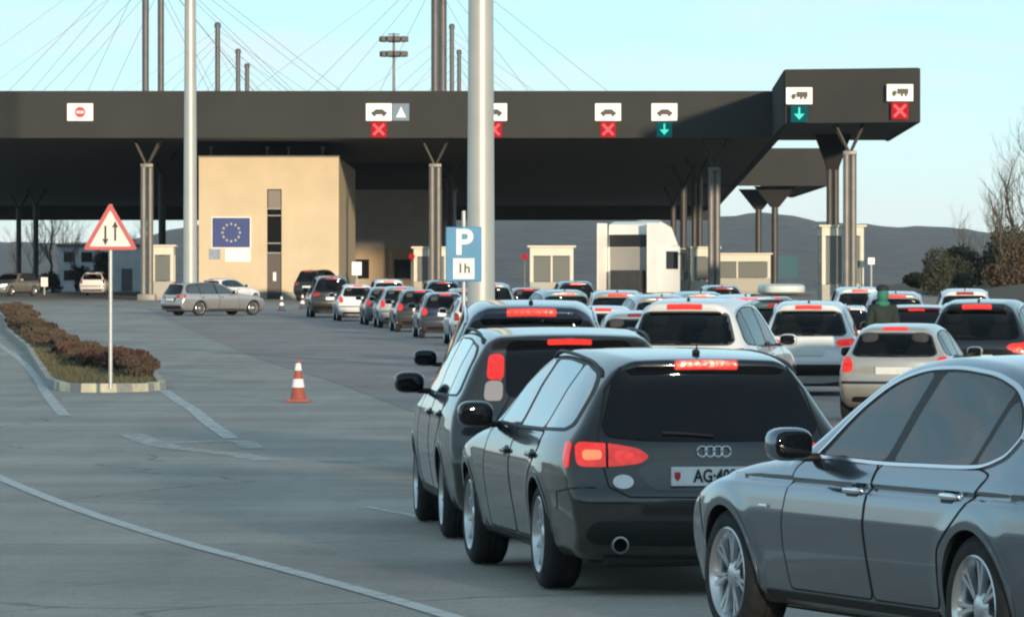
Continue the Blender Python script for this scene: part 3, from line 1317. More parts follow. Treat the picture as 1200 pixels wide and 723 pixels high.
xs_far = np.concatenate([np.linspace(-6000, -400, 12), np.linspace(-300, -70, 10), np.linspace(-60, 60, 61), np.linspace(70, 300, 10), np.linspace(400, 6000, 12)])
ys_far = np.concatenate([np.linspace(-1500, -50, 14), np.linspace(-20, 420, 111), np.linspace(500, 1500, 8), np.linspace(2000, 9000, 8)])
sheet('ground', xs_far, ys_far, -.06, M_EARTH)
sheet('road', np.linspace(-70, 40, 111), np.linspace(-40, 620, 221), 0.0, M_ASPH)

o = ground_patch('newer_paving', [(-17.6, 246), (-12.2, 190), (-6.3, 128), (-3.2, 97), (-1.5, 76), (2.0, 68), (9, 66), (16, 90), (19, 140), (20, 246)], .004, M_ASPHD, 4.0)
tag(o, kind='structure')
for nm, pts, w, m in (
        ('lane_line', [(-6.6, 58.5), (-4.9, 49.0), (-3.6, 42.2), (-2.47, 37.0), (-1.48, 33.0), (-.80, 30.2), (-.30, 28.0), (.3, 25.2), (1.2, 21)], .13, M_LINE),
        ('edge_line', [(-22.0, 218), (-17.2, 169), (-12.2, 127), (-9.6, 103.5), (-8.2, 90.0), (-7.35, 82), (-6.4, 73.2)], .18, M_LINEW),
        ('island_line', [(-6.22, 91.6), (-5.45, 83.5), (-4.75, 76.5), (-4.15, 69.8), (-3.4, 62)], .20, M_LINEW),
        ('faded_marking', [(-4.75, 63.8), (-4.10, 59.5), (-3.55, 57.5), (-2.95, 55.6), (-2.6, 54)], .32, M_LINEVW),
        ('faded_marking', [(-4.15, 60.0), (-3.3, 61.0), (-2.95, 58.2)], .25, M_LINEVW),
        ('stop_line', [(-1.2, 42.4), (-.75, 40.6), (-.55, 39.4)], .10, M_LINEVW)):
    tag(line_strip(nm, pts, w, .008, m), kind='structure')

# ------------------------------------------------------------------ hills
M_HILL = mat('wooded_hill', (0.014, 0.016, 0.014), 0.95, col2=(0.075, 0.064, 0.052), vscale=0.05, detail=10, bump=1.0, bscale=.05)


def hill(name, knots, y, depth, m, rough=2.0, seed=3):
    rg = np.random.default_rng(seed)
    kx = [a for a, b in knots]
    kz = [b for a, b in knots]
    xs = np.linspace(min(kx), max(kx), 420)
    prof = np.interp(xs, kx, kz)
    ker = np.hanning(15)
    ker /= ker.sum()
    prof = np.convolve(np.pad(prof, 7, mode='edge'), ker, 'valid')
    tr = np.convolve(rg.normal(0, 1, len(xs) + 2), [.25, .5, .25], 'valid')
    V, F = [], []
    rows = 14
    for j in range(rows):
        t = j / (rows - 1)
        s_ = math.sin(t * math.pi * .78) / math.sin(.5 * math.pi)
        rr = np.convolve(rg.normal(0, 1, len(xs) + 2), [.25, .5, .25], 'valid') * rough
        for i, x in enumerate(xs):
            V.append((x, y + depth * t, 1.0 + prof[i] * s_ + (rr[i] + tr[i] * rough * .4) * min(1, t * 3)))
    n_ = len(xs)
    for j in range(rows - 1):
        for i in range(n_ - 1):
            a = j * n_ + i
            F.append((a, a + 1, a + n_ + 1, a + n_))
    o_ = mesh_obj(name, V, F, m, None, True)
    tag(o_, kind='structure')
    return o_


def px(x, y):
    return ((x - 600) * y / 6000)


YH = 4200
hk = [(-2600, 60), (-900, 62), (-420, 40), (-390, 38), (-350, 36), (-305, 40), (-270, 52), (-245, 60), (-200, 66), (-100, 66), (0, 66), (35, 66), (75, 64), (120, 56), (150, 58), (172, 66), (190, 67),
      (225, 63), (255, 60), (285, 55), (322, 50.5), (336, 52.5), (365, 52.5), (392, 50), (420, 44), (900, 50), (2600, 60)]
hill('hills', hk, YH - 900, 1600, M_HILL, 2.4)
# unseen wooded ridge added behind the viewer, sized to shade the near queue
hill('added_shade_ridge', [(-1500, 70), (-400, 66), (0, 67), (300, 66), (1500, 74)], -1000, 500, M_HILL, 1.2, 5)

# ------------------------------------------------------------------ the checkpoint canopy
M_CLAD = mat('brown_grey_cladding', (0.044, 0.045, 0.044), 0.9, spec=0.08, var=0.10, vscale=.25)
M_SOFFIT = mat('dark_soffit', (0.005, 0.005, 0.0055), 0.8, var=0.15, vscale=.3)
M_MASTM = mat('mast_steel', (0.10, 0.10, 0.105), 0.5, 0.2, var=.12, vscale=2)
M_STEEL = mat('galvanised_steel', (0.17, 0.165, 0.16), 0.5, 0.35, var=.12, vscale=2)
M_STEELD = mat('dark_steel', (0.055, 0.052, 0.050), 0.5, 0.2, var=.15, vscale=2)
M_CABLE = mat('stay_cable', (0.20, 0.20, 0.21), 0.5, 0.5)
ZB, ZT = 10.28, 12.9

canopy = empty('canopy', (0, 286, gzf(0, 286)))
tag(canopy, 'huge dark brown cable stayed canopy over the checkpoint lanes', 'canopy')
CO = Vector(canopy.location)


def cpart(mb, name, m, parent=None, smooth=False):
    p = canopy if parent is None else parent
    mb.v = [(v[0] - CO.x, v[1] - CO.y, v[2] - CO.z) for v in mb.v]
    return mb.build(name, m, p, smooth)


# roof outline: wide main roof, with a bay at the right that reaches out towards the viewer
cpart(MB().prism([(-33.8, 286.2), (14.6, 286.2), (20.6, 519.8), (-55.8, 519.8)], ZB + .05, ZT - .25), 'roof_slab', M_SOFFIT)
cpart(MB().box(-34.2, 14.8, 285.7, 286.15, ZB, ZT), 'fascia', M_CLAD)
cpart(MB().prism([(14.62, 286.2), (15.0, 286.2), (21.0, 520), (20.62, 520)], ZB, ZT), 'fascia', M_CLAD)
cpart(MB().prism([(-34.2, 286.2), (-33.85, 286.2), (-55.85, 520), (-56.2, 520)], ZB, ZT), 'fascia', M_CLAD)
bayL, bayR = (13.9, 260.6), (20.55, 258.6)
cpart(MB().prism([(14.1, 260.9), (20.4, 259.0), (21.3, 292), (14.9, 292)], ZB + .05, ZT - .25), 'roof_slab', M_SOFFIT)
cpart(MB().prism([(bayL[0], bayL[1]), (bayR[0], bayR[1]), (bayR[0] + .02, bayR[1] + .4), (bayL[0], bayL[1] + .4)], ZB, ZT + .12), 'fascia', M_CLAD)
cpart(MB().prism([(13.86, 261.05), (14.08, 261.05), (14.75, 285.6), (14.5, 285.6)], ZB, ZT + .1), 'fascia', M_CLAD)
cpart(MB().prism([(20.42, 259.05), (20.66, 259.05), (21.5, 292), (21.3, 292)], ZB, ZT + .1), 'fascia', M_CLAD)
# downstand beam at the far end of the roof and cross beams under it
cpart(MB().box(-56.3, 21, 520.05, 521, 8.9, ZT), 'fascia', M_CLAD)


def column(x, y, top_z, dia=.42, pipes=2, splay=.75, m=M_STEEL, parent=None, zb=ZB):
    z0 = gzf(x, y)
    mb = MB()
    if pipes == 2:
        mb.lathe([(0, z0), (dia * .42, z0), (dia * .42, top_z)], 'z', 16, (x - dia * .42, y, 0))
        mb.lathe([(0, z0), (dia * .42, z0), (dia * .42, top_z)], 'z', 16, (x + dia * .42, y + dia * .5, 0))
        mb.box(x - dia * .84, x + dia * .84, y - .18, y + .4, top_z - .2, top_z + .002, .03)
    else:
        mb.lathe([(0, z0), (dia * .55, z0), (dia * .55, top_z), (0, top_z)], 'z', 18, (x, y, 0))
    mb.box(x - dia * 1.2, x + dia * 1.2, y - dia * 1.2, y + dia * 1.2, z0 - .1, z0 + .35, .04)
    c_ = cpart(mb, 'column', m, parent, True)
    for sx in (-1, 1):
        for sy in (0, 1):
            s2 = MB().tube([(x, y + .1 * sy, top_z - .15), (x + sx * splay, y + .1 + sy * 1.6, zb + .02)], .075, 8)
            so = s2.build('strut', M_STEELD, c_, True)
            so.data.transform(Matrix.Translation(-CO))
    return c_


for (pxx, yy, tz) in ((172, 288, 8.9), (510, 288, 8.9), (837, 288, 8.7)):
    column(px(pxx, yy), yy, tz)
column(px(996, 261.5), 261.5, 8.9)
cb = column(px(976, 281), 281, 8.6, m=M_STEELD)
xb_ = px(976, 281)
capb = MB().plate_xz([(xb_ - .3, 8.45), (xb_ + .3, 8.45), (xb_ + 1.0, ZB + .03), (xb_ - 1.0, ZB + .03)], 280.6, 281.4)
capb.build('capital', M_SOFFIT, cb).data.transform(Matrix.Translation(-CO))
for (pxx, yy) in ((190, 318), (817, 326), (801, 352), (789, 420), (22, 452), (42, 430), (525, 330)):
    column(px(pxx, yy), yy, 9.0, m=M_STEELD, pipes=2 if pxx in (817, 525) else 1)
# masts that carry the stays
for (pxx, yy, zt_, dia) in ((170.5, 316, 24.0, .42), (188.5, 336, 24.0, .42), (255, 402, 22.8, .40), (279, 446, 22.8, .40), (289.5, 466, 22.4, .40),
                            (510, 330, 24.0, .52), (519, 334, 24.0, .50), (529.5, 412, 23.2, .36), (538, 452, 23.0, .36)):
    xm_ = px(pxx, yy)
    mo = cpart(MB().lathe([(dia / 2, ZB), (dia / 2, zt_ - .4), (dia * .65, zt_ - .4), (dia * .65, zt_ - .15), (dia * .4, zt_), (0, zt_)], 'z', 14, (xm_, yy, 0)), 'mast', M_MASTM, None, True)
    if pxx in (289.5, 519):
        continue
    for k, off in enumerate((-14.5, -11, -8, -5, 5, 8, 11, 14.5)):
        kk = k if k < 4 else 7 - k
        za = zt_ - .6 - kk * .55
        cab = MB().tube([(xm_, yy, za), (xm_ + off * .97, yy + (6 if k % 2 else -4), ZT - .3)], .0135, 5)
        cab.build('stay_cable', M_CABLE, mo, True).data.transform(Matrix.Translation(-CO))

# a second, farther canopy seen past the right end of the first
canopy2 = empty('canopy', (23, 420, gzf(23, 420)))
tag(canopy2, 'smaller dark canopy standing farther back under the right end of the big one', 'canopy')
CO2 = Vector(canopy2.location)


def c2(mb, name, m, parent=None, smooth=False):
    mb.v = [(v[0] - CO2.x, v[1] - CO2.y, v[2] - CO2.z) for v in mb.v]
    return mb.build(name, m, parent or canopy2, smooth)


c2(MB().box(15.5, 25.8, 417, 417.4, ZB, 13.35), 'fascia', M_CLAD)
c2(MB().box(25.4, 25.8, 417.5, 470, ZB, 13.35), 'fascia', M_CLAD)
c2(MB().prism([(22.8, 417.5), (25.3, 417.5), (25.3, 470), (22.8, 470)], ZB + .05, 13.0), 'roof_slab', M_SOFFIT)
for (pxx, yy) in ((889, 432), (908, 420)):
    x = px(pxx, yy)
    z0 = gzf(x, yy)
    c_ = c2(MB().lathe([(.27, z0), (.27, 9.3)], 'z', 16, (x, yy, 0)), 'column', M_STEELD, None, True)
    # splayed capital
    cap = MB().plate_xz([(x - .35, 8.6), (x + .35, 8.6), (x + 1.7, ZB + .02), (x - 1.7, ZB + .02)], yy - .3, yy + .3)
    cap.build('capital', M_SOFFIT, c_).data.transform(Matrix.Translation(-CO2))

# ------------------------------------------------------------------ lane signs on the fascia
M_SIGRED = mat('signal_red', (0.04, 0.002, 0.003), 0.8, emit=(0.85, 0.018, 0.025), es=.40, spec=.1)
M_SIGREDX = mat('signal_red_cross', (0.05, 0.01, 0.01), 0.8, emit=(1.0, 0.15, 0.16), es=.60, spec=.1)
M_SIGGRN = mat('signal_green_back', (0.0, 0.02, 0.022), 0.8, emit=(0.0, 0.10, 0.11), es=.50, spec=.1)
M_SIGGRNX = mat('signal_green_arrow', (0.02, 0.06, 0.05), 0.8, emit=(0.07, 0.80, 0.60), es=.75, spec=.1)
M_SIGBLUE = mat('sign_blue_grey', (0.10, 0.17, 0.25), 0.5)


def lane_sign(cx, yf, cz, w, h, picto, signal, lab, group=None):
    r_ = empty('lane_sign', (cx, yf, cz - h / 2))
    tag(r_, lab, 'sign', group)
    MB().box(-w / 2, w / 2, -.10, -.004, 0, h, .02).build('panel', M_WHITE, r_)
    u = w / 1.45
    pm = MB()
    yy = (-.106, -.101)
    if picto in ('car', 'bus'):
        b_ = [(-.42, .36), (-.42, .50), (-.30, .54), (-.18, .66), (.22, .66), (.34, .54), (.44, .50), (.44, .36)] if picto == 'car' else \
            [(-.45, .34), (-.45, .64), (.40, .64), (.45, .56), (.45, .34)]
        pm.plate_xz([(a * u, z * h) for a, z in b_][::-1], *yy)
        for wx in (-.25, .27):
            pm.plate_xz([(wx * u + .085 * u * math.cos(t), .34 * h + .085 * u * math.sin(t)) for t in np.linspace(0, -2 * math.pi, 13)[:-1]], -.110, -.1065)
    elif picto == 'truck':
        pm.plate_xz([(a * u, z * h) for a, z in [(-.16, .42), (-.16, .74), (.46, .74), (.46, .42)]][::-1], *yy)
        pm.plate_xz([(a * u, z * h) for a, z in [(-.45, .38), (-.45, .50), (-.36, .62), (-.19, .62), (-.19, .38)]][::-1], *yy)
        for wx in (-.33, .10, .32):
            pm.plate_xz([(wx * u + .075 * u * math.cos(t), .36 * h + .075 * u * math.sin(t)) for t in np.linspace(0, -2 * math.pi, 13)[:-1]], -.110, -.1065)
    if pm.v:
        pm.build('vehicle_symbol', M_BLACKINK, r_)
    if picto == 'noentry':
        circ = [(.30 * math.cos(t), h / 2 + .30 * math.sin(t)) for t in np.linspace(0, -2 * math.pi, 25)[:-1]]
        MB().plate_xz(circ, *yy).build('red_disc', M_REDINK, r_)
        MB().plate_xz([(-.2, h / 2 + .065), (.2, h / 2 + .065), (.2, h / 2 - .065), (-.2, h / 2 - .065)], -.112, -.107).build('white_bar', M_WHITE, r_)
    if signal:
        s_ = .43
        red = signal == 'x'
        q = MB().box(-s_, s_, -.10, -.004, -.05 - 2 * s_, -.05, .03).build('signal_head', M_SIGRED if red else M_SIGGRN, r_)
        zc = -.05 - s_
        sm = MB()
        if red:
            for sg in (1, -1):
                d = (.30, .30 * sg)
                nn = (.055, -.055 * sg)
                a_ = [(-d[0] + nn[0], zc - d[1] + nn[1]), (d[0] + nn[0], zc + d[1] + nn[1]), (d[0] - nn[0], zc + d[1] - nn[1]), (-d[0] - nn[0], zc - d[1] - nn[1])]
                if sg < 0:
                    a_ = a_[::-1]
                sm.plate_xz(a_, -.112 - .004 * (sg > 0), -.101)
        else:
            sm.plate_xz([(-.05, zc + .33), (.05, zc + .33), (.05, zc), (.27, zc), (0, zc - .30), (-.27, zc), (-.05, zc)], -.112, -.101)
        sm.build('signal_symbol', M_SIGREDX if red else M_SIGGRNX, q)
    return r_


G = 'lane signs along the canopy fascia'
S21 = 6000 / 286


def fz(y):
    return 1.8 + (340 - y) / S21


lane_sign(px(94, 285.7), 285.7, fz(132), 1.45, .98, 'noentry', None, 'white no entry panel on the canopy fascia above the warning sign', G)
lane_sign(px(444, 285.7), 285.7, fz(132), 1.45, .98, 'car', 'x', 'white car lane sign with a red cross, beside the blue panel', G)
lane_sign(px(579, 285.7), 285.7, fz(132), 1.45, .98, 'car', 'x', 'car lane sign with a red cross, half hidden by the tall lamp post', G)
lane_sign(px(712.5, 285.7), 285.7, fz(132), 1.45, .98, 'car', 'x', 'car lane sign with a red cross above the white truck', G)
lane_sign(px(778.5, 285.7), 285.7, fz(132), 1.45, .98, 'car', 'arrow', 'car lane sign with a green arrow over the middle of the canopy', G)
lane_sign(px(936.5, 260), 260.0, 1.8 + (340 - 113) / 23.05, 1.34, .86, 'truck', 'arrow', 'truck lane sign with a green arrow on the projecting bay', G)
lane_sign(px(1054.5, 258.7), 258.7, 1.8 + (340 - 109) / 23.2, 1.34, .86, 'truck', 'x', 'truck lane sign with a red cross at the right end of the canopy', G)
bl = empty('lane_sign', (px(470, 285.7), 285.7, fz(132) - .49))
tag(bl, 'blue grey panel with a pale triangle beside the car lane sign', 'sign', G)
MB().box(-.49, .46, -.09, -.004, 0, .98, .02).build('panel', M_SIGBLUE, bl)
MB().plate_xz([(-.28, .2), (0, .8), (.28, .2)], -.10, -.092).build('triangle', M_WHITE, bl)

# ------------------------------------------------------------------ buildings under the canopy
M_CREAM = mat('cream_render', (0.57, 0.485, 0.345), 0.85, var=0.07, vscale=.5, bump=.15, bscale=30)
M_PLINTH = mat('grey_plinth', (0.30, 0.30, 0.28), 0.85, var=0.12, vscale=1.5)
M_GREYWALL = mat('grey_wall', (0.40, 0.385, 0.37), 0.85, var=0.12, vscale=.6)
M_SUNBAND = mat('sunlit_band_render', (0.42, 0.32, 0.21), 0.85, var=0.10, vscale=.8)  # ochre paints in the low sun on the inner building
M_WGLASS = mat('window_glass', (0.012, 0.013, 0.015), 0.06, 0, 0.3)
M_FRAMEW = mat('window_frame', (0.30, 0.30, 0.30), 0.5)
M_DOORB = mat('brown_door', (0.035, 0.026, 0.026), 0.45)
M_BOOTH = mat('cream_booth', (0.60, 0.575, 0.49), 0.6, var=0.06, vscale=2)
M_FLAG = mat('flag_blue', (0.018, 0.045, 0.20), 0.6, var=.1, vscale=1.5)
M_STAR = mat('flag_star', (0.45, 0.48, 0.36), 0.6)

YB = 294.0
bx0, bx1, bz0, bz1 = px(233, YB), px(397, YB), gzf(-14, YB), 9.42
bld = empty('checkpoint_building', ((bx0 + bx1) / 2, YB, bz0))
tag(bld, 'cream checkpoint building with a blue flag panel and a tall narrow dark window strip', 'building')
bw = (bx1 - bx0) / 2
sx0, sx1 = px(313, YB) - (bx0 + bx1) / 2, px(330, YB) - (bx0 + bx1) / 2
hh = bz1 - bz0
ph = .42
sz1 = 1.8 + (340 - 222) / 20.4 - bz0
# wall with an opening left for the window strip
MB().box(-bw, sx0, 0, .35, ph, hh).box(sx1, bw, .0, .35, ph, hh).box(sx0, sx1, 0, .35, sz1, hh).build('front_wall', M_CREAM, bld)
MB().box(-bw, -bw + .35, .352, 31, ph, hh).build('side_wall', M_CREAM, bld)
MB().box(bw - .35, bw, .352, 31, ph, hh).build('side_wall', M_CREAM, bld)
MB().box(-bw + .36, bw - .36, 30.6, 30.95, ph, hh).build('rear_wall', M_CREAM, bld)
MB().box(-bw + .352, bw - .352, .352, 30.5, hh - .5, hh - .12).build('roof', M_GREYWALL, bld)
MB().box(-bw - .04, sx0, -.06, 31.05, -.4, ph - .004).box(sx1, bw + .04, -.06, 31.05, -.4, ph - .004).build('plinth', M_PLINTH, bld)
MB().box(-bw - .05, bw + .05, -.05, .40, hh + .003, hh + .10, .02).build('parapet_cap', M_PLINTH, bld)
for pxx in (247, 313, 338, 378):
    x = px(pxx, YB) - (bx0 + bx1) / 2
    MB().tube([(x, .2, hh + .1), (x, .2, hh + .62)], .07, 8).box(x - .12, x + .12, .1, .3, hh + .5, hh + .62, .02).build('parapet_lamp', M_STEEL, bld, True)
dz1 = 1.8 + (340 - 297) / 20.4 - bz0
wd = MB().box(sx0, sx1, .20, .30, -.1, dz1).build('door', M_DOORB, bld)
MB().box(sx1 - .50, sx1 - .32, .165, .199, 1.05, 1.55, .01).build('door_notice', M_WHITE, wd)
MB().tube([(sx0 + .15, .15, 1.0), (sx0 + .15, .15, 1.3)], .02, 6).build('door_handle', M_STEEL, wd)
zz = [dz1, dz1 + .55, (dz1 + sz1) / 2 + .3, sz1 - 1.15, sz1]
for k in range(4):
    wo_ = MB().box(sx0 + .05, sx1 - .05, .22, .26, zz[k] + .06, zz[k + 1] - .05).build('window', M_WGLASS if k < 3 else mat('milky_glass', (.22, .2, .19), .2), bld)
    MB().box(sx0, sx1, .18, .219, zz[k], zz[k] + .06).build('window_frame', M_FRAMEW, wo_)
# flag panel
fx0, fx1 = px(249, YB), px(293, YB)
fzt, fzb = 1.8 + (340 - 255.5) / 20.4, 1.8 + (340 - 290) / 20.4
fl = empty('flag_panel', ((fx0 + fx1) / 2, YB - .005, fzb))
tag(fl, 'blue panel with a ring of twelve stars on the cream building', 'sign')
fw, fh = (fx1 - fx0) / 2, fzt - fzb
MB().box(-fw - .06, fw + .06, -.06, 0, -.06, fh + .06).build('panel_border', M_WHITE, fl)
MB().box(-fw, fw, -.085, -.061, 0, fh).build('panel', M_FLAG, fl)
for k in range(12):
    a = math.pi / 2 + k * math.pi / 6
    cx_, cz_ = .50 * math.cos(a), fh / 2 + .50 * math.sin(a)
    st = []
    for j in range(10):
        rr = .095 if j % 2 == 0 else .04
        t = math.pi / 2 - j * math.pi / 5
        st.append((cx_ + rr * math.cos(t), cz_ + rr * math.sin(t)))
    MB().plate_xz(st[::-1], -.094, -.086).build('star', M_STAR, fl)
nb = empty('notice_board', (px(279, YB), YB - .005, 1.8 + (340 - 307) / 20.4))
tag(nb, 'white notice board just below the blue flag panel', 'sign')
MB().box(-.74, .72, -.06, 0, 0, .76, .01).build('panel', M_WHITE, nb)
nb2 = empty('notice_board', (px(252, YB), YB - .005, 1.8 + (340 - 304) / 20.4))
tag(nb2, 'small blue grey notice at the lower left corner of the flag panel', 'sign')
MB().box(-.34, .30, -.05, 0, 0, .58, .01).build('panel', mat('notice_grey', (.30, .36, .45), .6, col2=(.14, .20, .33), vscale=2.5), nb2)

# the darker building farther in
Y2 = 346.0
b2 = empty('inner_building', (px(468, Y2), Y2, gzf(-8, Y2)))
tag(b2, 'grey building deep under the canopy right of the cream one, sunlit band painted ochre', 'building')
MB().box(-4.4, 3.6, 0, 14, 0, 3.1).build('lower_wall', M_SUNBAND, b2)  # sunlit lower part painted ochre, canopy-shaded upper part painted grey
MB().box(-4.5, 3.7, -.1, 14.1, 3.1, 7.0).build('upper_wall', M_GREYWALL, b2)
MB().box(-4.6, 3.8, -.2, 14.2, 7.003, 7.25).build('roof', M_STEELD, b2)
for x in (-2.6, .2, 2.4):
    w_ = MB().box(x - .55, x + .55, -.03, -.002, 1.0, 2.3).build('window', M_WGLASS, b2)
    MB().box(x - .62, x + .62, -.05, -.031, .93, 1.0).build('window_sill', M_FRAMEW, w_)
# grey office block at the far left
Y3 = 560.0
b3 = empty('office_block', (px(122, Y3), Y3, gzf(-30, Y3)))
tag(b3, 'low grey office block behind the warning sign', 'building')
MB().box(-5.0, 4.4, 0, 14, -.2, 4.9).build('wall', mat('pale_grey_wall', (.30, .31, .32), .8, var=.12, vscale=.7), b3)
MB().box(-5.2, 4.6, -.2, 14.1, 4.903, 5.15).build('roof', M_STEELD, b3)
w_ = MB().box(1.9, 3.1, -.03, -.002, .02, 2.5).build('door', M_STEELD, b3)
MB().box(1.82, 1.899, -.05, -.002, .02, 2.55).build('door_frame', M_FRAMEW, w_)
for x in (-3.8, -1.9, .2):
    for zc in (1.2, 3.2):
        w_ = MB().box(x - .6, x + .6, -.03, -.002, zc, zc + 1.1).build('window', M_WGLASS, b3)
        MB().box(x - .66, x + .66, -.06, -.031, zc - .08, zc).build('window_sill', M_FRAMEW, w_)


def booth(x, y, w, h, lab, group='control booths', sign=None, depth=4.2):
    z0 = gzf(x, y)
    r_ = empty('control_booth', (x, y, z0))
    tag(r_, lab, 'booth', group)
    MB().box(-w / 2 - .25, w / 2 + .25, -.5, depth + .4, -.1, .18, .02).build('island_kerb', M_PLINTH, r_)
    MB().box(-w / 2, w / 2, 0, depth, .18, 1.05).build('base', mat('booth_base', (.36, .35, .31), .7), r_)
    for sx in (-1, 1):
        for yy in (0, depth - .12):
            MB().box(sx * w / 2 - (.14 if sx > 0 else 0), sx * w / 2 + (.14 if sx < 0 else 0), yy, yy + .12, 1.053, h - .45).build('corner_post', M_BOOTH, r_)
    MB().box(-w / 2, w / 2, 0, depth, h - .447, h).build('roof_band', M_BOOTH, r_)
    MB().box(-w / 2 - .15, w / 2 + .15, -.15, depth + .15, h + .003, h + .12, .03).build('roof', M_BOOTH, r_)
    nwin = 2 if w > 1.6 else 1
    ww = (w - .28) / nwin
    for k in range(nwin):
        xa = -w / 2 + .14 + k * ww
        g_ = MB().box(xa + .05, xa + ww - .05, .05, .075, 1.10, h - .50).build('window', mat('booth_glass', (.16, .17, .16), .12, 0, .4), r_)
        MB().box(xa, xa + .05, .03, .09, 1.053, h - .45).box(xa + ww - .05, xa + ww, .03, .09, 1.053, h - .45).build('window_frame', M_BOOTH, g_)
    for sx in (-1, 1):
        MB().box(sx * (w / 2 - .05) - .012, sx * (w / 2 - .05) + .012, .125, depth - .125, 1.10, h - .50).build('window', MATS['booth_glass'], r_)
    if sign:
        s_ = MB().tube([(sign, -.2, 0.18), (sign, -.2, 2.2)], .05, 8).build('post', M_STEEL, r_)
        MB().lathe([(0, -.04), (.17, -.04), (.17, .04), (0, .04)], 'y', 20, (sign, -.25, 2.45)).build('red_light', M_SIGRED, s_)
    return r_


booth(px(192.5, 291), 289.5, 1.25, 3.0, 'narrow cream booth left of the big cream building', depth=1.6)
booth(px(504, 288), 289.5, 1.9, 2.9, 'cream booth with a red light, right of the inner building', sign=-1.05)
booth(px(646, 286), 283.0, 2.4, 2.95, 'wide cream booth with a red light left of the white truck', sign=-1.5)
booth(px(811, 300), 298.0, 1.5, 2.8, 'slim cream booth among the columns right of the truck')
booth(px(836, 280), 292.5, 1.6, 2.9, 'cream booth behind the front column right of the truck')
booth(px(990, 262), 263.5, 2.15, 4.0, 'tall cream booth behind the columns of the projecting bay')
booth(px(872, 330), 340.0, 4.4, 2.6, 'long pale booth under the farther canopy')

# ------------------------------------------------------------------ lamp posts
M_POST = mat('painted_post', (0.42, 0.42, 0.39), 0.40, 0.35, var=.06, vscale=1.2)


def lamp_post(x, y, d0, d1, h, lab):
    z0 = gzf(x, y)
    r_ = empty('lamp_post', (x, y, z0))
    tag(r_, lab, 'lamp post', 'tall lamp posts')
    MB().lathe([(0, 0), (d0 * .9, 0), (d0 * .9, .05), (d0 * .55, .12), (d0 / 2, .2), (d1 / 2, h), (0, h)], 'z', 40).build('post', M_POST, r_, True)
    MB().box(-.09, .09, -d0 / 2 - .012, -d0 / 2 + .03, .5, 1.1, .01).build('access_door', M_POST, r_)
    hd = MB().lathe([(1.0, 0), (1.05, .06), (1.05, .14), (1.0, .2)], 'z', 24, (0, 0, h - .3)).build('lamp_ring', M_STEEL, r_, True)
    for k in range(6):
        a = k * math.pi / 3
        MB().box(1.05 * math.cos(a) - .2, 1.05 * math.cos(a) + .2, 1.05 * math.sin(a) - .2, 1.05 * math.sin(a) + .2, h - .55, h - .3, .03).build('floodlight', M_STEELD, hd)
        MB().tube([(0, 0, h - .2), (1.0 * math.cos(a), 1.0 * math.sin(a), h - .2)], .03, 6).build('arm', M_STEEL, hd)
    return r_


lamp_post(px(563.5, 112), 112, .62, .40, 24, 'thick pale lamp post rising out of frame beside the parking sign')
lamp_post(px(223, 236), 236, .66, .42, 24, 'pale lamp post in front of the left corner of the cream building')
# stadium type mast far behind the canopy
fx, fy = px(461.5, 620), 620
fm = empty('floodlight_mast', (fx, fy, gzf(fx, fy)))
tag(fm, 'slim floodlight mast with two rings of lamps far behind the canopy', 'lamp post')
MB().lathe([(.28, 0), (.14, 31.2), (0, 31.3)], 'z', 12).build('post', M_STEEL, fm, True)
for (zz_, rr) in ((30.4, 1.45), (28.6, 1.40)):
    rg_ = MB()
    rg_.tube([(rr * math.cos(a), rr * math.sin(a), zz_) for a in np.linspace(0, 2 * math.pi, 25)], .07, 6, False)
    ro_ = rg_.build('lamp_ring', M_STEELD, fm, True)
    MB().add(*ellipsoid(0, 0, zz_ + .12, rr * 1.05, rr * 1.05, .30, 2.3, 24, 10)).build('lamp_tray', M_STEELD, ro_, True)
    for k in range(10):
        a = k * math.pi / 5
        c_, s_ = math.cos(a), math.sin(a)
        MB().box(rr * c_ - .32, rr * c_ + .32, rr * s_ - .3, rr * s_ + .3, zz_ - .22, zz_ + .42, .05).build('floodlight', M_STEELD, ro_)
MB().tube([(-.7, 0, 31.1), (.7, 0, 31.1)], .06, 6).tube([(0, -.7, 30.95), (0, .7, 30.95)], .06, 6).build('crossbar', M_STEELD, fm)
# ------------------------------------------------------------------ vehicles
P_BLUEGREY = paint('paint_blue_grey', (0.165, 0.205, 0.250), 0.85, 0.19)
P_BLACK = paint('paint_black', (0.010, 0.011, 0.013), 0.2, 0.3)
P_DARKGREY = paint('paint_dark_grey', (0.030, 0.033, 0.036), 0.4, 0.3)
P_WHITE = paint('paint_white', (0.74, 0.75, 0.76), 0.0, 0.35)
P_SILVER = paint('paint_silver', (0.42, 0.43, 0.44), 0.55, 0.32)
P_BEIGE = paint('paint_silver_beige', (0.46, 0.45, 0.42), 0.45, 0.34)
P_TEAL = paint('paint_grey_teal', (0.10, 0.16, 0.17), 0.35, 0.3)
P_BLUE = paint('paint_pale_blue', (0.27, 0.38, 0.45), 0.4, 0.3)
P_NAVY = paint('paint_navy', (0.020, 0.030, 0.055), 0.3, 0.3)
P_RED = paint('paint_dark_red', (0.16, 0.012, 0.014), 0.2, 0.3)

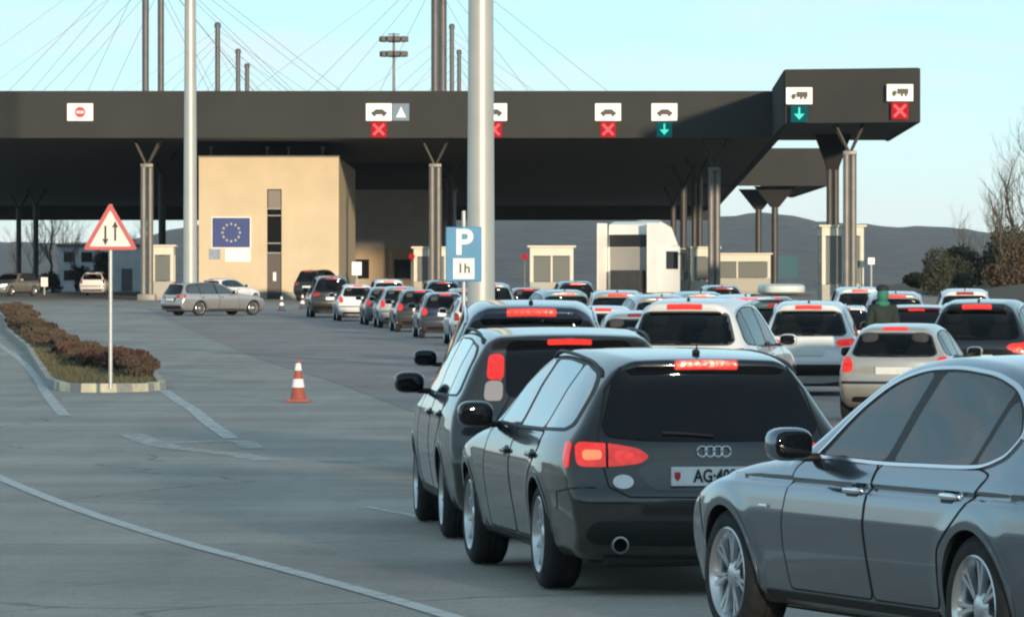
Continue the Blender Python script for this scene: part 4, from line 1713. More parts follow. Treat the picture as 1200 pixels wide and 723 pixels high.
SEDAN = dict(
    clear=True, fine_doors=True,  side_seams=[[(3.36, .72), (3.30, .44)], [(-.60, .50), (-.66, .62), (-1.0, .66)]],
    rear_seams=[[(0, .70), (.50, .70), (.58, .90), (.66, 1.02)]],
    W=1.86, wb=2.968, Rt=.335, Ra=.362, belt=.96, crown=.05, bow_r=.13, bow_f=.28, fillet=.075, gh_r=.16, gh_f=.12, plan_r=.10, plan_f=.12, flare=.008,
    profile=[(-.93, .24), (-1.06, .36), (-1.095, .56), (-1.06, .72), (-1.07, .92), (-1.045, 1.045), (-.80, 1.085), (-.52, 1.12), (-.30, 1.21), (.02, 1.34), (.36, 1.43), (.80, 1.464),
             (1.15, 1.455), (1.48, 1.40), (1.80, 1.26), (2.24, 1.03), (2.42, .985), (2.95, .925), (3.40, .845), (3.66, .74), (3.79, .58), (3.81, .42), (3.72, .24)],
    section=[(0, .15), (.2, .12), (.28, .065), (.36, .05), (.5, .022), (.62, .004), (.67, .0), (.76, .006), (.800, .014), (.832, .050), (.850, .030), (.90, .046), (.955, .078), (1.0, .105), (1.2, .205), (1.40, .315), (1.6, .45)],
    secsmooth=2,
    doors=[[(2.20, .30), (2.22, .55), (2.10, .90), (1.98, .962), (1.14, .945), (1.20, .70), (1.20, .30)],
           [(1.185, .30), (1.185, .70), (1.125, .945), (.02, .955), (-.10, .93), (.12, .74), (.36, .58), (.42, .30)]],
    handles=[(0, 1.34, .815), (1, .26, .825)], chrome=True,
    surround=[(1.93, .955), (1.05, .945), (.20, .955), (.00, .965), (-.16, 1.02), (-.22, 1.12), (-.10, 1.22), (.10, 1.315), (.36, 1.375), (.75, 1.402), (1.10, 1.392), (1.40, 1.330), (1.68, 1.175)],
    side_windows=[[(1.86, .968), (1.10, .962), (1.00, 1.378), (1.10, 1.378), (1.38, 1.322), (1.65, 1.17)],
                  [(1.015, .962), (.16, .968), (.10, 1.30), (.36, 1.362), (.74, 1.386), (.90, 1.383)],
                  [(.12, .972), (.00, .985), (-.13, 1.03), (-.18, 1.11), (-.08, 1.205), (.05, 1.275)]],
    front_glass=M_GLASSL,
    windscreen=[(0, 1.375), (.45, 1.35), (.56, 1.32), (.72, 1.05), (.55, 1.02), (0, 1.02)],
    rear_window=[(0, 1.385), (.40, 1.37), (.50, 1.35), (.64, 1.16), (.5, 1.145), (0, 1.145)],
    tail=[('tail_light', [(.80, .93), (.55, .93), (.50, .80), (.62, .76), (.80, .79)], 'B', M_REDLIT)],
    third=[(0, 1.375), (.20, 1.37), (.20, 1.33), (0, 1.335)],
    rear_panels=[('bumper_insert', [(0, .36), (.62, .37), (.66, .28), (0, .26)], M_TRIM, .006)],
    plate_z=.80,
    head=[([(.50, .70), (.52, .60), (.80, .63), (.86, .74)], M_HEADL)],
    grille=[(0, .72), (.26, .72), (.30, .58), (0, .56)],
    side_panels=[([(2.52, .245), (.45, .245), (.45, .285), (2.52, .285)], M_TRIM)],
    mirror=(1.90, 1.0), spokes=7, rim_style='pair', tw=.24, exhaust=(-1.06, .52, .29, .045), exhaust2=True, aerial=None)

WAGON = dict(
    rear_seams=[[(0, .575), (.50, .58), (.62, .64), (.68, .90), (.60, 1.20), (.50, 1.335)]], side_seams=[[(-.56, .50), (-.60, .60), (-.92, .635)]],
    W=1.826, wb=2.808, Rt=.322, Ra=.358, belt=.95, crown=.045, bow_r=.14, bow_f=.26, fillet=.078, gh_r=.13, gh_f=.12, plan_r=.09, plan_f=.12, flare=.009,
    profile=[(-.86, .24), (-.99, .36), (-1.015, .55), (-.985, .66), (-.965, .78), (-.95, .90), (-.90, .985), (-.745, 1.22), (-.72, 1.31), (-.725, 1.362), (-.66, 1.388), (-.30, 1.414), (.40, 1.436),
             (.95, 1.432), (1.32, 1.375), (1.68, 1.21), (2.10, 1.01), (2.28, .965), (2.80, .90), (3.25, .815), (3.50, .71), (3.62, .56), (3.65, .42), (3.56, .24)],
    section=[(0, .15), (.2, .12), (.28, .065), (.36, .05), (.5, .025), (.62, .006), (.70, .0), (.78, .006), (.84, .022), (.865, .030), (.90, .042), (.95, .072), (1.0, .102), (1.2, .20), (1.36, .30), (1.6, .45)],
    doors=[[(2.06, .29), (2.08, .55), (1.96, .90), (1.84, .945), (.98, .935), (1.02, .70), (1.02, .29)],
           [(1.00, .29), (1.00, .70), (.965, .935), (.02, .94), (-.02, .86), (.16, .72), (.36, .56), (.40, .29)]],
    handles=[(0, 1.14, .795), (1, .16, .80)],
    surround=[(1.80, .95), (.90, .94), (.10, .945), (-.52, .955), (-.64, .99), (-.60, 1.20), (-.46, 1.305), (-.10, 1.352), (.50, 1.375), (.95, 1.368), (1.26, 1.305), (1.55, 1.16)],
    side_windows=[[(1.73, .962), (.97, .955), (.90, 1.352), (.98, 1.352), (1.24, 1.293), (1.52, 1.15)],
                  [(.885, .955), (.09, .96), (.04, 1.335), (.50, 1.36), (.82, 1.357)],
                  [(.05, .962), (-.49, .972), (-.58, 1.0), (-.55, 1.19), (-.43, 1.285), (-.08, 1.335), (.00, 1.338)]],
    front_glass=M_GLASSL,
    windscreen=[(0, 1.35), (.45, 1.33), (.55, 1.30), (.72, 1.04), (.55, 1.0), (0, 1.0)],
    rear_window=[(0, 1.345), (.42, 1.340), (.535, 1.30), (.650, .985), (.62, .93), (.40, .905), (0, .90)],
    wiper=.935,
    tail=[('tail_light', [(.80, .898), (.60, .890), (.44, .862), (.375, .815), (.43, .775), (.62, .752), (.80, .757)], 'B', M_REDLIT, .012),
          ('tail_light_side', [(-.80, .90), (-.70, .897), (-.73, .82), (-.80, .75), (-.83, .75)], 'L', M_REDLIT, .010),
          ('lamp_core', [(.765, .855), (.655, .852), (.655, .80), (.765, .795)], 'B', M_REDCORE, .0132),
          ('lamp_core', [(.58, .855), (.47, .835), (.45, .80), (.50, .785), (.58, .78)], 'B', M_REDHOT, .0135),
          ('lamp_divider', [(.632, .895), (.618, .895), (.618, .750), (.632, .750)], 'B', M_SEAM, .015)],
    third=[(0, 1.372), (.19, 1.368), (.19, 1.322), (0, 1.325)],
    rear_panels=[('plate_recess', [(0, .79), (.38, .785), (.46, .735), (.36, .615), (0, .61)], P_DARKGREY, .004),
                 ('bumper_insert', [(0, .44), (.70, .44), (.76, .36), (.70, .30), (0, .29)], M_TRIM, .006)],
    plate_z=.70,
    head=[([(.46, .69), (.50, .58), (.78, .62), (.84, .74)], M_HEADL)],
    grille=[(0, .72), (.30, .72), (.30, .46), (0, .44)],
    side_panels=[([(2.38, .245), (.43, .245), (.43, .28), (2.38, .28)], M_TRIM)],
    mirror=(1.76, .985), spokes=10, rim_style='thin', tw=.235, rails=(-.52, 1.15, .585), rail_mat=M_TRIM, aerial=-.42,
    exhaust=(-.985, .56, .30, .045))

MPV = dict(
    rear_seams=[[(0, .62), (.54, .63), (.62, .72), (.44, 1.02), (.44, 1.30), (.40, 1.50)]],
    W=1.80, wb=2.68, Rt=.318, Ra=.355, belt=1.02, crown=.045, bow_r=.09, bow_f=.25, fillet=.07, gh_r=.07, gh_f=.12, plan_r=.055, plan_f=.11, flare=.008,
    profile=[(-.70, .26), (-.80, .38), (-.835, .56), (-.79, .70), (-.775, .90), (-.74, 1.05), (-.64, 1.34), (-.61, 1.47), (-.635, 1.545), (-.57, 1.585), (-.28, 1.61), (.30, 1.642), (1.00, 1.635),
             (1.40, 1.57), (1.85, 1.36), (2.40, 1.09), (2.62, 1.03), (2.95, .955), (3.25, .84), (3.44, .66), (3.49, .45), (3.42, .26)],
    section=[(0, .14), (.2, .11), (.28, .06), (.40, .03), (.55, .008), (.65, 0), (.78, .006), (.90, .025), (1.0, .06), (1.06, .09), (1.3, .165), (1.55, .265), (1.8, .4)],
    doors=[[(2.10, .32), (2.16, .60), (2.06, .96), (1.86, 1.02), (1.00, 1.005), (1.00, .70), (1.00, .32)],
           [(.98, .32), (.98, .70), (.98, 1.005), (.06, 1.01), (.00, .90), (.16, .74), (.38, .56), (.42, .32)]],
    handles=[(0, 1.13, .885), (1, .18, .89)],
    surround=[(1.98, 1.03), (.90, 1.015), (-.46, 1.03), (-.52, 1.07), (-.44, 1.40), (-.30, 1.48), (.30, 1.545), (.95, 1.545), (1.32, 1.475), (1.66, 1.28)],
    side_windows=[[(1.92, 1.043), (.99, 1.03), (.96, 1.525), (1.28, 1.462), (1.62, 1.27)],
                  [(.94, 1.03), (.06, 1.035), (.04, 1.505), (.30, 1.528), (.90, 1.53)],
                  [(.01, 1.037), (-.42, 1.045), (-.46, 1.08), (-.39, 1.38), (-.28, 1.46), (-.01, 1.495)]],
    front_glass=M_GLASSL,
    windscreen=[(0, 1.54), (.46, 1.52), (.58, 1.48), (.74, 1.16), (.55, 1.10), (0, 1.10)],
    rear_window=[(0, 1.535), (.40, 1.53), (.450, 1.49), (.465, 1.08), (.44, 1.03), (0, 1.02)],
    wiper=1.06,
    tail=[('tail_light', [(.575, 1.41), (.465, 1.41), (.475, 1.18), (.600, 1.18)], 'B', M_REDLIT, .012),
          ('lower_lens', [(.605, 1.17), (.48, 1.17), (.49, 1.00), (.625, 1.00)], 'B', M_CLEARL, .011),
          ('reflector', [(.74, .50), (.50, .49), (.50, .445), (.74, .45)], 'B', M_RED, .008)],
    third=[(0, 1.545), (.16, 1.54), (.16, 1.50), (0, 1.505)],
    rear_panels=[('bumper_insert', [(0, .46), (.46, .46), (.44, .33), (0, .32)], M_TRIM, .006)],
    plate_z=.80,
    head=[([(.44, .86), (.46, .72), (.74, .74), (.82, .90)], M_HEADL)],
    grille=[(0, .80), (.34, .80), (.34, .70), (0, .69)],
    side_panels=[([(2.25, .27), (.42, .27), (.42, .33), (2.25, .33)], M_TRIM)],
    mirror=(1.86, 1.07), spokes=5, rim_style='pair', tw=.215, rails=(-.40, 1.2, .60), rail_mat=M_TRIM, aerial=None,
    arch_mat=None)



def lower_roof(spec, z0, k):
    """squash everything above z0"""
    f = lambda z: z if z < z0 else z0 + (z - z0) * k
    def walk(v, key=None):
        if isinstance(v, tuple) and len(v) == 2 and all(isinstance(q, (int, float)) for q in v):
            return (v[0], f(v[1]))
        if isinstance(v, (list, tuple)):
            return type(v)(walk(q) for q in v)
        return v
    for key in ('profile', 'doors', 'surround', 'side_windows', 'windscreen', 'rear_window', 'tail', 'third', 'rear_panels', 'rear_seams'):
        spec[key] = walk(spec[key])
    spec['section'] = [(f(a), b) for a, b in spec['section']]
    return spec


MPV = lower_roof(MPV, 1.03, .80)
SUV = dict(
    clear=True, privacy=True, seat_lift=.15, seat_shift=-.10,
    W=1.82, wb=2.60, Rt=.345, Ra=.388, belt=1.02, crown=.045, bow_r=.13, bow_f=.26, fillet=.11, gh_r=.12, gh_f=.12, plan_r=.08, plan_f=.11, flare=.014,
    profile=[(-.72, .32), (-.85, .44), (-.875, .62), (-.83, .76), (-.82, .95), (-.78, 1.06), (-.66, 1.32), (-.635, 1.48), (-.655, 1.565), (-.58, 1.61), (-.30, 1.64), (.30, 1.67), (.90, 1.665),
             (1.28, 1.60), (1.62, 1.42), (2.05, 1.16), (2.22, 1.11), (2.75, 1.03), (3.15, .92), (3.42, .76), (3.50, .54), (3.42, .32)],
    section=[(0, .16), (.24, .12), (.32, .06), (.45, .03), (.58, .008), (.68, 0), (.82, .006), (.92, .025), (1.0, .06), (1.06, .09), (1.3, .175), (1.56, .285), (1.8, .42)],
    doors=[[(1.98, .40), (2.00, .65), (1.92, .98), (1.74, 1.03), (.92, 1.02), (.94, .75), (.94, .40)],
           [(.92, .40), (.92, .75), (.90, 1.02), (.04, 1.025), (-.02, .92), (.18, .78), (.40, .62), (.44, .40)]],
    handles=[(0, 1.06, .90), (1, .16, .905)],
    surround=[(1.74, 1.035), (.85, 1.02), (-.44, 1.05), (-.52, 1.12), (-.40, 1.42), (-.20, 1.50), (.30, 1.555), (.85, 1.555), (1.18, 1.49), (1.48, 1.28)],
    side_windows=[[(1.68, 1.048), (.90, 1.036), (.86, 1.536), (1.14, 1.476), (1.44, 1.27)],
                  [(.83, 1.036), (.04, 1.045), (.00, 1.512), (.30, 1.538), (.79, 1.54)],
                  [(.00, 1.05), (-.40, 1.065), (-.46, 1.13), (-.36, 1.39), (-.18, 1.475), (-.04, 1.50)]],
    windscreen=[(0, 1.56), (.46, 1.54), (.57, 1.50), (.72, 1.20), (.55, 1.15), (0, 1.15)],
    rear_window=[(0, 1.50), (.46, 1.495), (.56, 1.46), (.67, 1.10), (.60, 1.045), (0, 1.04)],
    wiper=1.08,
    tail=[('tail_light', [(.79, 1.01), (.52, .985), (.46, .93), (.60, .84), (.79, .84)], 'B', M_RED, .012)],
    third=[(0, 1.585), (.23, 1.58), (.23, 1.52), (0, 1.525)],
    rear_panels=[('bumper_insert', [(0, .55), (.72, .55), (.76, .42), (.66, .36), (0, .355)], M_TRIM, .008)],
    plate_z=.76,
    head=[([(.46, .90), (.48, .78), (.74, .80), (.82, .94)], M_HEADL)],
    grille=[(0, .92), (.38, .92), (.38, .78), (0, .77)],
    side_panels=[([(2.20, .32), (.42, .32), (.42, .42), (2.20, .42)], M_TRIM)],
    mirror=(1.66, 1.08), spokes=5, rim_style='wide', tw=.225, rails=(-.36, 1.05, .61), rail_mat=M_CHROME, aerial=-.36, arch_mat=M_TRIM)

HATCH = dict(
    clear=True, privacy=True, seat_lift=.03, seat_shift=-.16,
    W=1.70, wb=2.50, Rt=.30, Ra=.335, belt=.96, crown=.045, bow_r=.13, bow_f=.26, fillet=.11, gh_r=.12, gh_f=.12, plan_r=.08, plan_f=.11, flare=.012,
    profile=[(-.60, .26), (-.70, .38), (-.725, .54), (-.69, .68), (-.685, .86), (-.65, .97), (-.50, 1.24), (-.47, 1.36), (-.38, 1.41), (-.10, 1.44), (.40, 1.465), (.85, 1.455),
             (1.20, 1.38), (1.58, 1.19), (1.95, 1.02), (2.12, .975), (2.60, .89), (2.95, .79), (3.14, .64), (3.18, .45), (3.12, .26)],
    section=[(0, .14), (.2, .11), (.28, .06), (.38, .035), (.52, .01), (.62, 0), (.74, .006), (.85, .025), (.93, .055), (1.0, .09), (1.2, .175), (1.36, .255), (1.6, .4)],
    doors=[[(1.90, .31), (1.92, .56), (1.84, .90), (1.68, .955), (.86, .945), (.88, .70), (.88, .31)],
           [(.86, .31), (.86, .70), (.84, .945), (.02, .955), (-.02, .86), (.16, .70), (.34, .54), (.38, .31)]],
    handles=[(0, 1.0, .83), (1, .14, .835)],
    surround=[(1.66, .965), (.80, .955), (-.28, .99), (-.36, 1.04), (-.26, 1.26), (-.08, 1.33), (.36, 1.37), (.80, 1.362), (1.10, 1.30), (1.38, 1.13)],
    side_windows=[[(1.60, .976), (.84, .968), (.80, 1.346), (1.06, 1.288), (1.35, 1.12)],
                  [(.77, .968), (.02, .985), (-.02, 1.322), (.36, 1.355), (.74, 1.35)],
                  [(-.02, .988), (-.26, 1.002), (-.31, 1.045), (-.22, 1.245), (-.06, 1.312)]],
    windscreen=[(0, 1.36), (.44, 1.34), (.53, 1.31), (.67, 1.05), (.52, 1.01), (0, 1.01)],
    rear_window=[(0, 1.33), (.44, 1.325), (.52, 1.29), (.62, 1.01), (.55, .965), (0, .96)],
    wiper=.99,
    tail=[('tail_light', [(.735, .98), (.64, .96), (.59, .86), (.61, .74), (.755, .73)], 'B', M_REDLIT, .012)],
    third=[(0, 1.405), (.18, 1.40), (.18, 1.36), (0, 1.36)],
    rear_panels=[('bumper_strip', [(0, .60), (.76, .60), (.76, .56), (0, .56)], M_TRIM, .008), ('bumper_insert', [(0, .37), (.60, .37), (.62, .29), (0, .285)], M_TRIM, .006)],
    plate_z=.76,
    head=[([(.44, .76), (.46, .64), (.70, .66), (.78, .80)], M_HEADL)],
    grille=[(0, .72), (.30, .72), (.30, .62), (0, .61)],
    side_panels=[([(2.08, .265), (.40, .265), (.40, .30), (2.08, .30)], M_TRIM)],
    mirror=(1.60, 1.0), spokes=8, rim_style='wide', tw=.195, aerial=.95)

# the blue grey saloon at the right edge
sedan, sedan_b, _ = make_car('saloon_car', SEDAN, P_BLUEGREY, .018, .022)
tag(sedan, 'blue grey saloon with chrome window trim, cut off by the right edge', 'car')
sedan.scale = (1, 1, 1.012)
place(sedan, 2.968, .90, 1.105, 26.3, 20.0)
# side vent badge on the wing
for sgn in (1, -1):
    P, _ = sedan_b.project([(2.46, .70), (2.36, .70)], 'L')
    MB().tube([(p[0], sgn * (p[1] + .004), p[2]) for p in P], .010, 6).build('wing_badge', M_CHROME, sedan, True)

# the black estate in the middle
wagon, wagon_b, wpx = make_car('estate_car', WAGON, P_BLACK, .022, .035)
tag(wagon, 'black estate car with roof rails and glowing brake lights beside the blue grey saloon', 'car')
place(wagon, 0, .89, .155, 30.9, 9.0)
plate_only = []


def rear_text(parent, body, txt, size, y, z, m, bold=0.0, x=None, name='lettering'):
    me = text_mesh(txt, size, bold)
    me.materials.append(m)
    o = bpy.data.objects.new(name, me)
    C.objects.link(o)
    o.parent = parent
    # text faces backwards: local x -> -y, local y -> z, local z -> -x
    o.matrix_local = Matrix(((0, 0, -1, x), (-.78, 0, 0, y), (0, 1, 0, z), (0, 0, 0, 1)))
    return o


wplate = [c for c in wagon.children if c.name.startswith('number_plate')][0]
plate_only.append(rear_text(wplate, wagon_b, 'AG\u00b7408', .104, .0, .70, M_BLACKINK, .0026, wpx - .0105))
# small red shield at the left end of the plate
sh = MB().add([(wpx - .0105, .225 + a, .70 + b) for a, b in ((.018, .026), (-.018, .026), (-.018, -.008), (0, -.028), (.018, -.008))], [(0, 1, 2, 3, 4)])
plate_only.append(sh.build('plate_shield', M_REDINK, wplate))
# four chrome rings on the tailgate
for k in range(4):
    yk = .070 - k * .047
    P, _ = wagon_b.project([(yk, .845)], 'B')
    mb = MB()
    ring = [(P[0][0] - .014, yk + .030 * math.cos(a), .845 + .030 * math.sin(a)) for a in np.linspace(0, 2 * math.pi, 25)]
    mb.tube(ring, .005, 6, False)
    mb.build('tailgate_ring', M_CHROME, wagon, True)
# oval white country sticker
el = [(.535 + .060 * math.cos(2 * math.pi * i / 24), .668 + .042 * math.sin(2 * math.pi * i / 24)) for i in range(24)]
panel('oval_sticker', patch_data(wagon_b, el, 'B', .009, .005, .02), M_WHITE, wagon)

# the dark people carrier in front of it
mpv, mpv_b, _ = make_car('people_carrier', MPV, P_DARKGREY, .026, .04)
tag(mpv, 'dark grey people carrier with tall upright tail lights, left of the black estate', 'car')
place(mpv, 0, .88, -.52, 37.2, 5.0)

suv, suv_b, _ = make_car('off_road_car', SUV, P_WHITE, .034, .05)
hatch, hatch_b, _ = make_car('hatchback_car', HATCH, P_BEIGE, .034, .05)
OFF = {M_REDLIT: M_RED, M_REDHOT: M_RED}
ON = {M_RED: M_REDLIT}


def corner(root, xl, yl, head):
    return place(root, root['rear'], root['half'], xl, yl, head)


EXTRA = ('tailgate_ring', 'oval_sticker', 'lettering', 'plate_shield', 'wing_badge')
Q = 'cars queueing for the checkpoint'
kinds = {'sedan': (sedan, P_BLUEGREY), 'wagon': (wagon, P_BLACK), 'mpv': (mpv, P_DARKGREY), 'suv': (suv, P_WHITE), 'hatch': (hatch, P_BEIGE)}
used = set()
#        kind    paint       lamps  x-left  y     head  label
fleet = [
    ('suv', P_WHITE, 'off', 1.36, 68.0, -12, 'white off road car angled to the right, showing its right side and bonnet'),
    ('suv', P_NAVY, 'on', -.72, 48.5, 1.0, 'dark off road car with a wide red brake light, just ahead of the people carrier'),
    ('suv', P_WHITE, 'on2', 4.12, 87.0, -5, 'white off road car with a dark rear window, left of the silver beige hatchback'),
    ('hatch', P_BEIGE, 'on', 4.36, 70.0, -11, 'silver beige hatchback seen above the roof of the blue grey saloon'),
    ('suv', P_BLACK, 'on', 6.15, 78.0, -11, 'black off road car with bright brake lights at the right edge'),
    ('wagon', P_WHITE, 'off', 6.10, 109.0, -2, 'white roofed estate left of the person in green'),
    ('mpv', P_RED, 'on', 7.00, 100.0, -4, 'dark red people carrier right behind the person in green'),
    ('suv', P_TEAL, 'off', 4.20, 97.5, 2.2, 'grey teal off road car carrying a pale roof box'),
    ('suv', P_WHITE, 'on', 3.95, 106.0, 0, 'white off road car ahead of the angled white one, brake lights on'),
    ('suv', P_SILVER, 'off', 2.50, 114.0, 6, 'silver off road car below the white truck, turned slightly left'),
    ('suv', P_BLUE, 'on', 4.10, 134.0, 5, 'blue grey off road car right of the white truck'),
    ('suv', P_BEIGE, 'on', 1.67, 125.0, 0, 'beige off road car with red lights below the truck cab'),
    ('hatch', P_SILVER, 'off', 1.22, 84.0, -2, 'silver hatchback half hidden by the angled white off road car'),
    ('hatch', P_WHITE, 'on', .82, 95.0, 0, 'white hatchback beyond the dark off road car, brake lights on'),
    ('suv', P_BLUE, 'on', .62, 139.0, 9, 'pale blue off road car right of the tall lamp post'),
    ('hatch', P_NAVY, 'off', -.62, 118.0, 6, 'navy hatchback just right of the tall lamp post foot'),
    ('suv', P_DARKGREY, 'on', 1.5, 190.0, 4, 'dark off road car below the middle booth'),
    ('hatch', P_TEAL, 'on', 6.9, 150.0, 3, 'grey teal hatchback below the slim booths among the columns'),
    ('suv', P_DARKGREY, 'off', 6.2, 172.0, 3, 'dark grey off road car below the front column right of the truck'),
    ('suv', P_WHITE, 'on', 9.3, 150.0, 0, 'white off road car below the long pale booth'),
    ('suv', P_SILVER, 'on', 8.4, 124.0, -2, 'silver off road car left of the tall cream booth'),
    ('suv', P_WHITE, 'off', 11.3, 138.0, -4, 'white off road car below the tall cream booth'),
    ('hatch', P_NAVY, 'on', 9.4, 108.0, -6, 'navy hatchback between the dark red people carrier and the right edge'),
    ('suv', P_DARKGREY, 'off', -8.46, 215.0, 5.2, 'dark grey off road car leading the left queue'),
    ('hatch', P_WHITE, 'on', -6.97, 204.0, 5.2, 'white hatchback second in the left queue'),
    ('hatch', P_TEAL, 'on', -5.6, 193.5, 5.2, 'grey teal hatchback third in the left queue'),
    ('hatch', P_SILVER, 'on', -4.85, 186.0, 5.2, 'silver hatchback fourth in the left queue'),
    ('hatch', P_DARKGREY, 'on', -4.00, 176.5, 5.2, 'dark grey hatchback fifth in the left queue'),
    ('hatch', P_NAVY, 'on', -2.95, 163.0, 5.2, 'navy hatchback sixth in the left queue, left of the parking sign'),
    ('hatch', P_WHITE, 'off', -1.80, 150.0, 5.2, 'white hatchback last in the left queue, behind the parking sign pole'),
    ('suv', P_WHITE, 'on', -6.10, 217.0, 5, 'tall white off road car behind the left queue with a pinkish brake light'),
    ('suv', P_NAVY, 'off', -3.60, 202.0, 5, 'navy off road car between the left queue and the parking sign'),
    ('hatch', P_SILVER, 'on', -2.55, 190.0, 5, 'silver hatchback seen over the roof of the dark grey hatchback in the left queue'),
    ('suv', P_BLUE, 'off', -1.55, 178.0, 5, 'pale blue off road car left of the tall lamp post'),
    ('hatch', P_RED, 'on', -.2, 192.0, 5, 'dark red hatchback behind the tall lamp post'),
    ('hatch', P_WHITE, 'off', -27.1, 320.0, -3, 'white hatchback standing alone under the canopy behind the warning sign'),
    ('suv', P_BLACK, 'off', -12.1, 281.0, -20, 'black off road car in front of the cream building'),
]
for kd, pm, lamps, xl, yl, hd, lab in fleet:
    proto, pold = kinds[kd]
    if kd in ('suv', 'hatch') and kd not in used:
        used.add(kd)
        o = proto
        if pm != pold:
            raise ValueError
        if lamps == 'on2' or lamps == 'off':
            pass
    else:
        sw = OFF if lamps == 'off' else (ON if lamps in ('on', 'on2') else None)
        o = copy_thing(proto, pold, pm, EXTRA, sw)
    tag(o, lab, 'car', Q if yl < 260 else None)
    k_ = random.uniform(.97, 1.03)
    o.scale = (k_, k_, k_ * random.uniform(.98, 1.03))
    if 'silver beige' in lab and kd == 'hatch':
        o.scale = (.94, .95, .91)
    corner(o, xl, yl, hd)

# the silver estate crossing to the right in front of the cream building
o = copy_thing(wagon, P_BLACK, P_SILVER, EXTRA, OFF)
tag(o, 'silver estate car turning right across the forecourt', 'car')
place(o, 0, -.89, -13.45, 221.0, -52)
if 'group' in o:
    del o['group']
# a white car behind it and an oncoming one at the left edge
o = copy_thing(hatch, P_BEIGE, P_WHITE, EXTRA, OFF)
tag(o, 'white car parked behind the silver estate, below the flag panel', 'car')
place(o, o['rear'], o['half'], -16.6, 268.0, -35)
if 'group' in o:
    del o['group']
o = copy_thing(wagon, P_BLACK, P_SILVER, EXTRA, {M_HEADL: M_HEADON, M_REDLIT: M_RED, M_REDHOT: M_RED})
tag(o, 'silver car coming this way with headlights on at the left edge', 'car')
place(o, 1.3, 0, -30.9, 316.0, 180 - 24)
if 'group' in o:
    del o['group']
# ------------------------------------------------------------------ roof box on the teal car
teal = [o for o in bpy.data.objects if o.get('label', '').startswith('grey teal off road')][0]
tx, ty = teal.location.x, teal.location.y
rb = MB().add(*ellipsoid(0, 0, .13, .95, .42, .105, 4.5, 28, 12))
ta = teal.rotation_euler.z
rbx = empty('roof_box', (tx + math.cos(ta) * .25 - math.sin(ta) * -.12, ty + math.sin(ta) * .25 + math.cos(ta) * -.12, teal.location.z + 1.675))
rbx.rotation_euler = (0, 0, ta)
tag(rbx, 'pale roof box on the grey teal off road car', 'roof box')
rb.build('shell', mat('box_shell', (.60, .63, .60), .4), rbx, True, 40)
for xx in (-.5, .5):
    MB().box(xx - .03, xx + .03, -.55, .55, -.01, .03, .005).build('crossbar', M_TRIM, rbx)

# ------------------------------------------------------------------ white truck tractor
def truck():
    y0 = 215.0
    x0 = px(727, y0)
    r_ = empty('truck', (x0, y0, gzf(x0, y0)), R(-32))
    tag(r_, 'white truck tractor without a trailer seen from behind under the canopy', 'truck')
    # local: +y forward, x right
    mw = mat('truck_white', (.78, .77, .73), .4, 0, .4, var=.05, vscale=1)
    gp = mat('cab_back', (.30, .29, .27), .6, var=.08, vscale=1)
    cab = MB()
    cab.box(-1.2, 1.2, .9, 3.0, 1.05, 3.05, .12)
    cab.build('cab', mw, r_, True)
    MB().box(-1.02, 1.02, .86, .905, 1.2, 2.95, .03).build('cab_back', gp, r_)
    # high roof with a sloping air deflector
    prof = [(.95, 3.0), (1.0, 3.92), (1.4, 4.05), (2.3, 3.80), (2.85, 3.05)]
    vs = [(-1.15, a, b) for a, b in prof] + [(1.15, a, b) for a, b in prof]
    n_ = len(prof)
    fs = [tuple(range(n_)), tuple(range(n_, 2 * n_))[::-1]] + [((i + 1) % n_, i, i + n_, (i + 1) % n_ + n_) for i in range(n_)]
    MB().add(vs, fs).build('roof_deflector', mw, r_)
    MB().box(-1.05, 1.05, .84, .93, 2.98, 3.5, .02).build('gap_shade_strip', M_TRIM, r_)  # dark box put in for the shade of the gap under the deflector
    for sx in (-1, 1):
        MB().box(sx * 1.22 - .03, sx * 1.22 + .03, .15, .93, 1.05, 3.98, .02).build('side_fairing', mw, r_)
        MB().box(sx * 1.205 - .01, sx * 1.205 + .01, 1.75, 2.75, 2.05, 2.80, .005).build('side_window', M_GLASS, r_)
        m_ = MB().box(sx * 1.42 - .10, sx * 1.42 + .10, 2.85, 3.02, 1.95, 2.75, .04).build('mirror', M_TRIM, r_)
        MB().tube([(sx * 1.2, 2.8, 2.7), (sx * 1.40, 2.92, 2.7)], .025, 6).build('mirror_arm', M_TRIM, m_)
        MB().box(sx * 1.0 - .22, sx * 1.0 + .22, 1.2, 2.9, .45, 1.04, .05).build('step_panel', mw, r_)
        MB().box(sx * .95 - .16, sx * .95 + .16, -2.15, -2.11, .72, .90, .01).build('tail_light', M_RED, r_)
        MB().box(sx * .98 - .25, sx * .98 + .25, -1.9, -.1, 1.04, 1.07, .01).build('mudguard', M_TRIM, r_)
    MB().box(-.45, .45, -2.1, 2.8, .62, .95, .03).build('chassis', M_TRIM, r_)
    MB().lathe([(0, .95), (.5, .95), (.5, 1.08), (0, 1.08)], 'z', 20, (0, -1.0, 0)).build('fifth_wheel', M_STEELD, r_)
    MB().box(-.75, .75, .40, .84, .70, 2.0, .05).build('air_tank', M_STEELD, r_)
    t_, ri_, b_ = wheel_meshes(.50, .30, 10, 'wide', 28)
    for (yy) in (-1.0, 2.2):
        for sx in (-1, 1):
            w_ = t_.build('wheel', M_RUBBER, r_, True, 40)
            q_ = ri_.build('rim', M_RIMDARK, w_, True, 40)
            w_.location = (sx * 1.05, yy, .496)
            w_.rotation_euler = (0, 0, 0)
            w_.rotation_euler = (0, 0, R(-90) if sx > 0 else R(90))
    return r_


truck()

